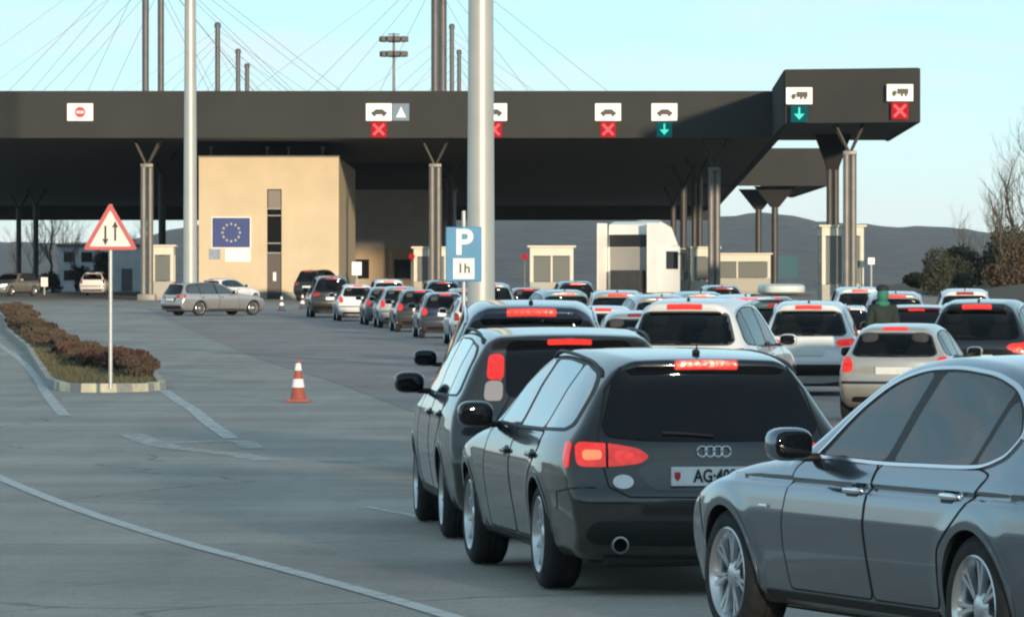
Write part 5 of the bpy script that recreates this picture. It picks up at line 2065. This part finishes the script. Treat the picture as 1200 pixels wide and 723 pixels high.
# ------------------------------------------------------------------ signs, cones, posts
M_SIGNWHITE = mat('sign_white', (.70, .67, .62), .45, var=.05, vscale=4)
M_SIGNRED = mat('sign_red', (.46, .07, .075), .45, var=.08, vscale=4)
M_GALV = mat('sign_pole', (.46, .47, .47), .45, .4, var=.08, vscale=5)
sx_, sy_ = -6.98, 89.0
ISL = .14
ws = empty('warning_sign', (sx_, sy_, gzf(sx_, sy_) + ISL))
tag(ws, 'red bordered triangular two way traffic sign on a pole in the planted island', 'sign')
MB().tube([(0, .03, -.05), (0, .03, 3.15)], .035, 12).build('pole', M_GALV, ws, True)
S_ = .96
hT = S_ * .866
zb_ = 1.8 + (340 - 293) * 89 / 6000 - ws.location.z


def tri(s_, zb__, rad):
    P = [np.array((-s_ / 2, zb__)), np.array((s_ / 2, zb__)), np.array((0, zb__ + s_ * .866))]
    out = []
    for i in range(3):
        a, b, c = P[(i - 1) % 3], P[i], P[(i + 1) % 3]
        p = b + (a - b) / np.linalg.norm(a - b) * rad
        q = b + (c - b) / np.linalg.norm(c - b) * rad
        for t in np.linspace(0, 1, 6):
            out.append(tuple((1 - t) ** 2 * p + 2 * t * (1 - t) * b + t * t * q))
    return out


MB().plate_xz(tri(S_, zb_, .08), -.035, -.012).build('border', M_SIGNRED, ws)
MB().plate_xz(tri(S_ * .755, zb_ + hT * .072, .03), -.040, -.0355).build('face', M_SIGNWHITE, ws)
for (xx, up) in ((-.085, False), (.085, True)):
    z1, z2 = zb_ + .16, zb_ + .42
    a_ = MB().plate_xz([(xx - .018, z1), (xx + .018, z1), (xx + .018, z2), (xx - .018, z2)], -.046, -.0405)
    t_ = [(xx - .055, z2 - .03), (xx + .055, z2 - .03), (xx, z2 + .08)] if up else [(xx + .055, z1 + .03), (xx - .055, z1 + .03), (xx, z1 - .08)]
    a_.plate_xz(t_, -.047, -.0402)
    a_.build('arrow', M_BLACKINK, ws)
MB().box(-.06, .06, -.012, .07, zb_ + .15, zb_ + .2).build('bracket', M_GALV, ws)

# blue parking sign
y_ = 84.0
x_ = px(543.5, y_)
k_ = y_ / 6000
ps = empty('parking_sign', (x_, y_, gzf(x_, y_)))
tag(ps, 'blue parking sign with a white letter on a pole beside the thick lamp post', 'sign')
MB().tube([(0, .04, -.05), (0, .04, 3.1)], .035, 12).build('pole', M_GALV, ps, True)
pz0, pz1 = 1.8 + (340 - 330) * k_ - ps.location.z, 1.8 + (340 - 266) * k_ - ps.location.z
hw_ = 21 * k_
M_PBLUE = mat('parking_blue', (.020, .215, .42), .4, var=.06, vscale=3)
MB().box(-hw_, hw_, -.03, 0, pz0, pz1, .012).build('panel', M_PBLUE, ps)


def wall_text(parent, txt, size, x, z, m, y, bold=0):
    me = text_mesh(txt, size, bold)
    me.materials.append(m)
    o_ = bpy.data.objects.new('lettering', me)
    C.objects.link(o_)
    o_.parent = parent
    o_.matrix_local = Matrix(((1, 0, 0, x), (0, 0, -1, y), (0, 1, 0, z), (0, 0, 0, 1)))
    return o_


wall_text(ps, 'P', .58, 0, pz1 - .27, M_WHITE, -.034, .014)
pl_ = MB().box(-.175, .175, -.038, -.0305, pz0 + .04, pz0 + .38, .003).build('white_plate', M_WHITE, ps)
wall_text(pl_, '1h', .22, 0, pz0 + .21, mat('dark_grey_ink', (.06, .06, .05), .6), -.042, .004)

# traffic cones
M_CONE = mat('cone_orange', (.36, .085, .055), .55, var=.15, vscale=6)
M_RETRO = mat('reflective_white', (.88, .84, .82), .35)


def cone(x, y, h, lab, body=M_CONE, band=M_RETRO, base=True, name='traffic_cone'):
    r_ = empty(name, (x, y, gzf(x, y) + .004))
    tag(r_, lab, 'cone')
    k = h / .70
    MB().box(-.20 * k, .20 * k, -.20 * k, .20 * k, 0, .045 * k, .012).build('base', M_CONE if body == M_CONE else M_TRIM, r_)
    MB().lathe([(.145 * k, .045 * k), (.13 * k, .07 * k), (.028 * k, .70 * k), (.018 * k, .705 * k), (0, .705 * k)], 'z', 28).build('shell', body, r_, True)
    for (a, b) in ((.24, .38), (.52, .64)):
        r0 = .13 - (a - .07) / .63 * .102
        r1 = .13 - (b - .07) / .63 * .102
        MB().lathe([(r0 * k + .004, a * k), (r1 * k + .004, b * k)], 'z', 28).build('reflective_band', band, r_, True)
    return r_


cone(px(349.5, 82.4), 82.4, .68, 'orange and white traffic cone alone on the open road')
cone(px(330, 238), 238, .72, 'white banded cone in front of the dark door of the cream building', mat('cone_dark', (.08, .07, .07), .6))
cone(px(354.5, 246), 246, .72, 'white banded cone beside the dark car leading the left queue', MATS['cone_dark'])

# small posts and panels near the booths
def small_sign(xp, yp, top, w, h, m, lab):
    x = px(xp, yp)
    z0 = gzf(x, yp)
    r_ = empty('small_sign', (x, yp, z0))
    tag(r_, lab, 'sign')
    MB().tube([(0, .03, -.02), (0, .03, top - z0)], .05, 8).build('post', M_GALV, r_, True)
    MB().box(-w / 2, w / 2, -.04, -.005, top - z0 - h, top - z0, .02).build('panel', m, r_)


small_sign(924, 272, 1.8 + (340 - 300) / 22.0, 1.1, 1.2, mat('pale_green_panel', (.45, .58, .50), .5), 'pale green panel left of the tall cream booth')
small_sign(1021, 262, 1.8 + (340 - 302) / 22.9, .35, .35, M_WHITE, 'small white sign right of the tall cream booth')
small_sign(52, 330, 1.8 + (340 - 325) / 18.2, .45, .6, M_WHITE, 'small white sign between the columns at the far left')
small_sign(418, 285, 1.8 + (340 - 307) / 21, .55, .75, M_WHITE, 'white notice on a post beside the right side of the cream building')

# ------------------------------------------------------------------ planted island
M_KERB = mat('kerb_stone', (.30, .30, .28), .85, var=.15, vscale=3)
M_KERBY = mat('kerb_stone_painted', (.56, .53, .40), .8, var=.2, vscale=4)
M_LAWN = mat('island_soil', (.055, .058, .028), .95, col2=(.10, .085, .05), vscale=2.2, bump=.6, bscale=14)
Lft = [(-24.7, 243), (-20.35, 205), (-17.9, 180), (-13.4, 141), (-10.6, 114), (-8.75, 96.0), (-8.10, 91.4)]
Rgt = [(-6.45, 91.0), (-6.25, 92.6), (-7.2, 104), (-9.2, 124), (-12.8, 152), (-17.0, 188), (-18.9, 205), (-23.2, 243)]
isl_out = Lft + [(-7.6, 90.2), (-6.95, 90.1)] + Rgt
isl = empty('traffic_island', (-8, 95, gzf(-8, 95)))
tag(isl, kind='structure')


def insul(poly, d):
    P = [np.array(p, float) for p in poly]
    c = []
    n_ = len(P)
    for i in range(n_):
        a, b = P[(i - 1) % n_], P[(i + 1) % n_]
        t = (b - a) / np.linalg.norm(b - a)
        c.append(P[i] + np.array([-t[1], t[0]]) * d)
    return c


inner = insul(isl_out, .14)
lawn = ground_patch('lawn', [tuple(p) for p in inner], ISL - .01, M_LAWN, 1.2)
lawn.data.transform(Matrix.Translation(-isl.location))
lawn.parent = isl
ring = densify(isl_out, .8)
kout = []
tot = 0
for i in range(len(ring)):
    a, b = ring[i], ring[(i + 1) % len(ring)]
    d = b - a
    L = np.linalg.norm(d)
    t = d / L
    nr = np.array([-t[1], t[0]])
    g_ = .008
    p = [a + t * g_, b - t * g_, b - t * g_ + nr * .15, a + t * g_ + nr * .15]
    vs = []
    for q in p:
        vs.append((q[0], q[1], gzf(*q) - .06))
    dzk = random.uniform(-.006, .008)
    for (qi, q) in enumerate(p):
        inset = (nr * .02) if qi < 2 else 0
        vs.append((q[0] + (inset[0] if qi < 2 else 0), q[1] + (inset[1] if qi < 2 else 0), gzf(*q) + ISL + .01 + dzk))
    fs = [(0, 1, 5, 4), (1, 2, 6, 5), (2, 3, 7, 6), (3, 0, 4, 7), (4, 5, 6, 7)]
    near = min(a[1], b[1]) < 93.5 and a[0] > -8.7
    ko = MB().add([(v[0] - isl.location.x, v[1] - isl.location.y, v[2] - isl.location.z) for v in vs], fs).build('kerb_stone', M_KERBY if (near and i % 2) else M_KERB, isl)

# ------------------------------------------------------------------ shrubs, grass, trees
def leaf_mesh(centres, size, seed, up=.4):
    rg = np.random.default_rng(seed)
    n_ = len(centres)
    d1 = rg.normal(0, 1, (n_, 3))
    d1[:, 2] += up
    d1 /= np.linalg.norm(d1, axis=1)[:, None]
    d2 = np.cross(d1, rg.normal(0, 1, (n_, 3)))
    d2 /= np.linalg.norm(d2, axis=1)[:, None] + 1e-9
    s_ = size * rg.uniform(.6, 1.3, (n_, 1))
    c = np.asarray(centres)
    V = np.concatenate([c - d1 * s_, c + d2 * s_ * .45, c + d1 * s_, c - d2 * s_ * .45])
    F = np.stack([np.arange(n_), np.arange(n_) + n_, np.arange(n_) + 2 * n_, np.arange(n_) + 3 * n_], 1)
    return V, F


def clump_points(n_, rx, ry, rz, seed, lumps=7):
    rg = np.random.default_rng(seed)
    cs = rg.uniform(-1, 1, (lumps, 3)) * np.array([rx * .62, ry * .62, rz * .5])
    pick = rg.integers(0, lumps, n_)
    p = rg.normal(0, 1, (n_, 3))
    p /= np.linalg.norm(p, axis=1)[:, None]
    rr = rg.uniform(.35, 1.08, (n_, 1)) ** .6
    pts = cs[pick] + p * rr * np.array([rx, ry, rz]) * rg.uniform(.42, .62, (lumps, 1))[pick]
    return pts


def shrub(name, x, y, z, rx, ry, rz, n_, size, m, lab, group, seed, cat='shrub'):
    r_ = empty(name, (x, y, z))
    tag(r_, lab, cat, group)
    P = clump_points(n_, rx, ry, rz, seed)
    P[:, 2] += rz * .95
    P = P[P[:, 2] > .02]
    V, F = leaf_mesh(P, size, seed)
    mesh_obj('foliage', V, F, m, r_)
    st = MB()
    rg = random.Random(seed)
    for k in range(6):
        a = rg.uniform(0, 6.28)
        st.tube([(0, 0, -.05), (rx * .3 * math.cos(a), ry * .3 * math.sin(a), rz * .8), (rx * .6 * math.cos(a + .4), ry * .6 * math.sin(a + .4), rz * 1.6)], [.03, .02, .008], 5)
    st.build('stems', M_BARK, r_)
    return r_


M_BARK = mat('bark', (.075, .060, .048), .9, var=.25, vscale=6)
M_RUST = mat('rust_leaves', (.075, .034, .028), .85, col2=(.12, .055, .042), vscale=3)
M_BROWNL = mat('brown_leaves', (.055, .038, .026), .85, col2=(.10, .068, .042), vscale=3)
M_OLIVE = mat('olive_leaves', (.040, .045, .020), .8, col2=(.075, .075, .035), vscale=2)
M_DARKL = mat('dark_leaves', (.022, .028, .016), .8, col2=(.045, .05, .028), vscale=2)
hedge_line = smooth_line([(-7.30, 100.5), (-7.65, 104), (-8.7, 110), (-10.3, 123), (-13.4, 149), (-17.2, 181), (-19.4, 203), (-22.9, 234)], 12)
ORD = ['nearest', 'second', 'third', 'fourth', 'fifth', 'sixth', 'seventh', 'eighth', 'ninth', 'tenth', 'eleventh', 'twelfth', 'thirteenth', 'fourteenth', 'fifteenth', 'sixteenth', 'seventeenth', 'eighteenth', 'nineteenth', 'farthest']
dist = [0]
for a, b in zip(hedge_line[:-1], hedge_line[1:]):
    dist.append(dist[-1] + float(np.linalg.norm(b - a)))
dist = np.array(dist)
HL = np.array(hedge_line)
want = 0.0
for k in range(20):
    if want > dist[-1]:
        break
    hx_, hy_ = np.interp(want, dist, HL[:, 0]), np.interp(want, dist, HL[:, 1])
    mm = M_RUST if k in (1, 2, 3, 6) else M_BROWNL
    rz_ = (.17, .25, .24, .20)[k] if k < 4 else random.uniform(.14, .20)
    word = 'brown' if mm == M_BROWNL else 'rust red'
    lab = '%s shrub of the island hedge, %s from the warning sign' % (word, ORD[k])
    shrub('hedge_shrub', hx_ + random.uniform(-.10, .10), hy_, gzf(hx_, hy_) + ISL, .42, 2.2 if k < 4 else 4.4, rz_, 2600 if k < 4 else 2400, .05 if k < 4 else .08, mm, lab, 'hedge shrubs on the island', 40 + k)
    want += 3.3 if k < 4 else 8.6

# rough grass on the island
rg = np.random.default_rng(5)
gp = rg.uniform((-22, 90), (-6, 200), (90000, 2))
ip = np.array([tuple(p) for p in inner])
gp = gp[point_in_poly(gp, ip)]
gp = gp[rg.uniform(0, 1, len(gp)) < np.clip(110 / gp[:, 1], .2, 1)]
n_ = len(gp)
base = np.stack([gp[:, 0], gp[:, 1], gz(gp[:, 0], gp[:, 1]) + ISL - .012], 1)
ang = rg.uniform(0, 6.28, n_)
hh_ = rg.uniform(.03, .10, n_)
side = np.stack([np.cos(ang), np.sin(ang), 0 * ang], 1) * .012
lean = np.stack([rg.normal(0, .03, n_), rg.normal(0, .03, n_), hh_], 1)
V = np.concatenate([base - side, base + side, base + lean])
F = np.stack([np.arange(n_), np.arange(n_) + n_, np.arange(n_) + 2 * n_], 1)
go = mesh_obj('island_grass', V, F, mat('grass_blades', (.075, .078, .030), .9, col2=(.15, .125, .06), vscale=1.5))
tag(go, 'short dull green grass on the planted island', 'grass', kind='stuff')


def bare_tree(x, y, h, lab, seed, m=None, spread=.45):
    z0 = gzf(x, y)
    r_ = empty('bare_tree', (x, y, z0))
    tag(r_, lab, 'tree', 'bare trees')
    rg_ = random.Random(seed)
    trunk = MB()
    pts = [Vector((0, 0, -.1))]
    for i in range(6):
        pts.append(pts[-1] + Vector((rg_.uniform(-.04, .04) * h, rg_.uniform(-.04, .04) * h, h * .155)))
    rads = [h * .018 * (1 - i / 7.5) for i in range(7)]
    trunk.tube(pts, rads, 8)
    crown = MB()

    def grow(p, d, L, r0, lev):
        if lev > 3 or L < .12:
            return
        q = [p]
        dd = Vector(d)
        for i in range(3):
            dd = (dd + Vector((rg_.uniform(-.25, .25), rg_.uniform(-.25, .25), rg_.uniform(-.02, .22)))).normalized()
            q.append(q[-1] + dd * L / 3)
        crown.tube(q, [r0, r0 * .8, r0 * .6, r0 * .4], 5 if lev < 2 else 3, False)
        for i in (1, 2, 3):
            for s2 in range(2 if lev < 2 else 2):
                nd = (dd + Vector((rg_.uniform(-1, 1), rg_.uniform(-1, 1), rg_.uniform(-.1, .7))) * .8).normalized()
                grow(q[i], nd, L * rg_.uniform(.45, .65), r0 * .45, lev + 1)
    for i in range(2, 7):
        for s2 in range(3):
            a = rg_.uniform(0, 6.28)
            d = Vector((math.cos(a) * spread * 1.6, math.sin(a) * spread * 1.6, .9)).normalized()
            grow(pts[i], d, h * rg_.uniform(.22, .36) * (1.15 - i * .09), rads[i] * .5, 1)
    trunk.build('trunk', m or M_BARK, r_, True)
    crown.build('crown', m or M_BARK, r_, False)
    return r_


bare_tree(px(1192, 330), 330, 8.8, 'tallest bare tree at the right edge', 3)
bare_tree(px(1222, 345), 345, 10.5, 'bare tree leaning in from beyond the right edge', 8)
bare_tree(px(1165, 362), 362, 6.2, 'shorter bare tree left of the tallest one at the right edge', 11)
bare_tree(px(1150, 340), 350, 5.0, 'small bare tree rising from the middle of the right hand thicket', 31)
bare_tree(px(1176, 318), 320, 7.2, 'bare tree just left of the tallest one, among the bushes', 35)
bare_tree(px(60, 520), 522, 9.0, 'bare tree beyond the canopy at the far left', 21)
bare_tree(px(84, 540), 545, 7.0, 'bare tree beyond the canopy left of the warning sign', 22)
bare_tree(px(4, 500), 530, 7.5, 'bare tree at the left edge beyond the canopy', 25)
bl_ = [(1107, 318, 1.5, 1.15, M_DARKL, 'dark low bush at the left end of the right hand thicket'), (1135, 330, 2.2, 1.2, M_OLIVE, 'olive bush in the middle of the right hand thicket'),
       (1160, 325, 2.0, 1.35, M_DARKL, 'dark bush in the right hand thicket below the bare trees'), (1186, 312, 2.2, 1.3, M_BROWNL, 'brown bush at the foot of the tallest bare tree'),
       (1208, 322, 2.2, 1.6, M_OLIVE, 'olive bush cut by the right edge'), (1086, 330, 1.3, .55, M_DARKL, 'lowest dark bush right of the tall cream booth')]
for i, (xp, yp, rx, rz_, mm, lab) in enumerate(bl_):
    shrub('bush', px(xp, yp), yp, gzf(px(xp, yp), yp) - .06, rx, 1.6, rz_ * 1.45, 4200, .13, mm, lab, 'bushes at the right', 70 + i, 'bush')
for i, (xp, yp, rx, rz_, mm, lab) in enumerate([(98, 362, .9, 1.15, M_DARKL, 'dark round bush left of the office block'), (118, 366, .8, 1.6, M_DARKL, 'dark tall bush before the office block'),
                                               (62, 352, .9, .8, M_DARKL, 'dark low bush beside the small white sign')]):
    shrub('bush', px(xp, yp), yp, gzf(px(xp, yp), yp), rx, .9, rz_, 1500, .12, mm, lab, 'bushes at the left', 90 + i, 'bush')
# brown winter wood on the left, behind the checkpoint
for i in range(9):
    xx, yy = -62 + i * 5.2, 640 + (i % 3) * 14
    bare_tree(xx, yy, random.uniform(6.5, 9.5), 'bare tree in the far row beyond the canopy, %s from the left' % ('leftmost' if i == 0 else ORD[i]), 200 + i)
# bank of dry grass along the right side
bk = []
bf = []
nx_ = 40
for j in range(nx_):
    yy = 120 + j * 8
    for i, (dx, dz) in enumerate(((0, -.04), (3, .5), (7, 1.0), (14, 1.1), (40, .9))):
        bk.append((22 + .02 * (yy - 120) + dx, yy, gzf(24, yy) + dz + random.uniform(-.08, .08) * (i > 0)))
for j in range(nx_ - 1):
    for i in range(4):
        a = j * 5 + i
        bf.append((a, a + 1, a + 6, a + 5))
tag(mesh_obj('bank', bk, bf, mat('dry_grass_bank', (.085, .070, .045), .95, col2=(.14, .115, .075), vscale=.8, bump=.8, bscale=5), None, True), kind='structure')

# ------------------------------------------------------------------ the person in green beside the queue
def skin(name, verts, edges, radii, m, parent, sub=2):
    me = bpy.data.meshes.new(name)
    me.from_pydata(verts, edges, [])
    o_ = bpy.data.objects.new(name, me)
    C.objects.link(o_)
    md = o_.modifiers.new('skin', 'SKIN')
    for i, r__ in enumerate(radii):
        sv = me.skin_vertices[0].data[i]
        sv.radius = (r__, r__) if not hasattr(r__, '__len__') else r__
        sv.use_root = (i == 0)
    md.use_smooth_shade = True
    s2 = o_.modifiers.new('sub', 'SUBSURF')
    s2.levels = sub
    s2.render_levels = sub
    dg = bpy.context.evaluated_depsgraph_get()
    nm = bpy.data.meshes.new_from_object(o_.evaluated_get(dg))
    nm.name = name
    bpy.data.objects.remove(o_)
    nm.materials.clear()
    nm.materials.append(m)
    nm.polygons.foreach_set('use_smooth', np.ones(len(nm.polygons), bool))
    o2 = bpy.data.objects.new(name, nm)
    C.objects.link(o2)
    o2.parent = parent
    return o2


yp_ = 85.5
xp_ = px(1034, yp_)
pe = empty('person', (xp_, yp_, gzf(xp_, yp_) + .004), R(200))
pe.scale = (1.05, 1.05, 1.05)
tag(pe, 'person in a dark green jacket and bright green hood standing among the cars', 'person')
M_SKIN = mat('skin', (.42, .24, .17), .55)
M_JACKET = mat('jacket_green', (.016, .028, .023), .8, var=.2, vscale=9)
M_HOOD = mat('hood_green', (.03, .19, .13), .75, var=.12, vscale=9)
M_TROUS = mat('trousers', (.02, .022, .028), .85)
# local: faces -y ; one continuous body
bv = [(0, 0, .95), (0, 0, 1.10), (0, .01, 1.28), (0, .01, 1.42), (0, 0, 1.50), (0, -.01, 1.60), (0, -.015, 1.68),
      (.17, .01, 1.41), (.22, .02, 1.16), (.21, -.07, .94), (.205, -.09, .86), (-.17, .01, 1.41), (-.22, .02, 1.16), (-.21, -.07, .94), (-.205, -.09, .86),
      (.095, 0, .88), (.10, -.015, .50), (.10, .02, .09), (.10, -.11, .045), (-.095, 0, .88), (-.11, .01, .50), (-.12, .04, .09), (-.13, -.09, .045)]
be = [(0, 1), (1, 2), (2, 3), (3, 4), (4, 5), (5, 6), (3, 7), (7, 8), (8, 9), (9, 10), (3, 11), (11, 12), (12, 13), (13, 14), (0, 15), (15, 16), (16, 17), (17, 18), (0, 19), (19, 20), (20, 21), (21, 22)]
br = [.13, .125, .135, .10, .055, .082, .075, .06, .048, .034, .036, .06, .048, .034, .036, .085, .058, .042, .040, .085, .058, .042, .040]
# fingers and thumbs
for (hi, sx) in ((10, 1), (14, -1)):
    hx, hy, hz = bv[hi]
    for f_, (dx, L) in enumerate(((-.03, .075), (-.01, .085), (.012, .08), (.032, .065))):
        i0 = len(bv)
        bv += [(hx + dx * .6, hy - .01 + dx * .5, hz - .05), (hx + dx * .8, hy - .02 + dx * .6, hz - .05 - L * .55), (hx + dx * .8 - sx * .012, hy - .03 + dx * .6, hz - .05 - L)]
        be += [(hi, i0), (i0, i0 + 1), (i0 + 1, i0 + 2)]
        br += [.011, .0095, .008]
    i0 = len(bv)
    bv += [(hx - sx * .02, hy - .04, hz - .02), (hx - sx * .028, hy - .06, hz - .06)]
    be += [(hi, i0), (i0, i0 + 1)]
    br += [.012, .010]
bo = skin('body', bv, be, br, M_SKIN, pe)
skin('jacket', [(0, .0, .84), (0, 0, 1.0), (0, .01, 1.25), (0, .01, 1.41), (0, 0, 1.475), (.18, .01, 1.42), (.235, .02, 1.16), (.222, -.07, .93), (-.18, .01, 1.42), (-.235, .02, 1.16), (-.222, -.07, .93)],
     [(0, 1), (1, 2), (2, 3), (3, 4), (3, 5), (5, 6), (6, 7), (3, 8), (8, 9), (9, 10)], [(.19, .15), (.185, .15), (.19, .155), (.15, .125), .085, .09, .075, .056, .09, .075, .056], M_JACKET, pe)
skin('trousers', [(0, 0, .92), (.095, 0, .86), (.10, -.015, .50), (.10, .02, .10), (-.095, 0, .86), (-.11, .01, .50), (-.12, .04, .10)],
     [(0, 1), (1, 2), (2, 3), (0, 4), (4, 5), (5, 6)], [.15, .11, .08, .07, .11, .08, .07], M_TROUS, pe)
hd_ = MB().add(*ellipsoid(0, .022, 1.625, .092, .105, .125, 2.1, 24, 14)).add(*ellipsoid(0, .012, 1.49, .115, .11, .062, 2.2, 24, 10))
hd_.build('hood', M_HOOD, pe, True, 70)
MB().add(*ellipsoid(0, .005, 1.735, .10, .112, .065, 2.2, 20, 10)).build('cap', mat('cap_dark', (.02, .02, .025), .8), pe, True)
for sx in (-1, 1):
    MB().add(*ellipsoid(sx * .034, -.105, 1.655, .014, .008, .008, 2, 10, 6)).build('eye', M_BLACKINK, bo, True)
    MB().add(*ellipsoid(sx * .115, -.035, .05, .05, .135, .05, 2.6, 14, 8)).build('shoe', M_TRIM, pe, True)
MB().add(*ellipsoid(0, -.112, 1.625, .014, .022, .026, 2, 10, 8)).build('nose', M_SKIN, bo, True)
MB().add(*ellipsoid(0, -.100, 1.585, .028, .008, .007, 2, 10, 6)).build('mouth', M_REDINK, bo, True)
# ------------------------------------------------------------------ haze
hz = MB().box(-5800, 5800, -1400, 6900, -1.6, 105.0).build('haze', None)
hm = bpy.data.materials.new('haze_air')
hm.use_nodes = True
hm.node_tree.nodes.clear()
ho = hm.node_tree.nodes.new('ShaderNodeOutputMaterial')
hv = hm.node_tree.nodes.new('ShaderNodeVolumePrincipled')
hv.inputs['Color'].default_value = (.70, .82, 1.0, 1)
hv.inputs['Density'].default_value = 0.00005
hm.node_tree.links.new(hv.outputs['Volume'], ho.inputs['Volume'])
hz.data.materials.append(hm)
tag(hz, kind='stuff')
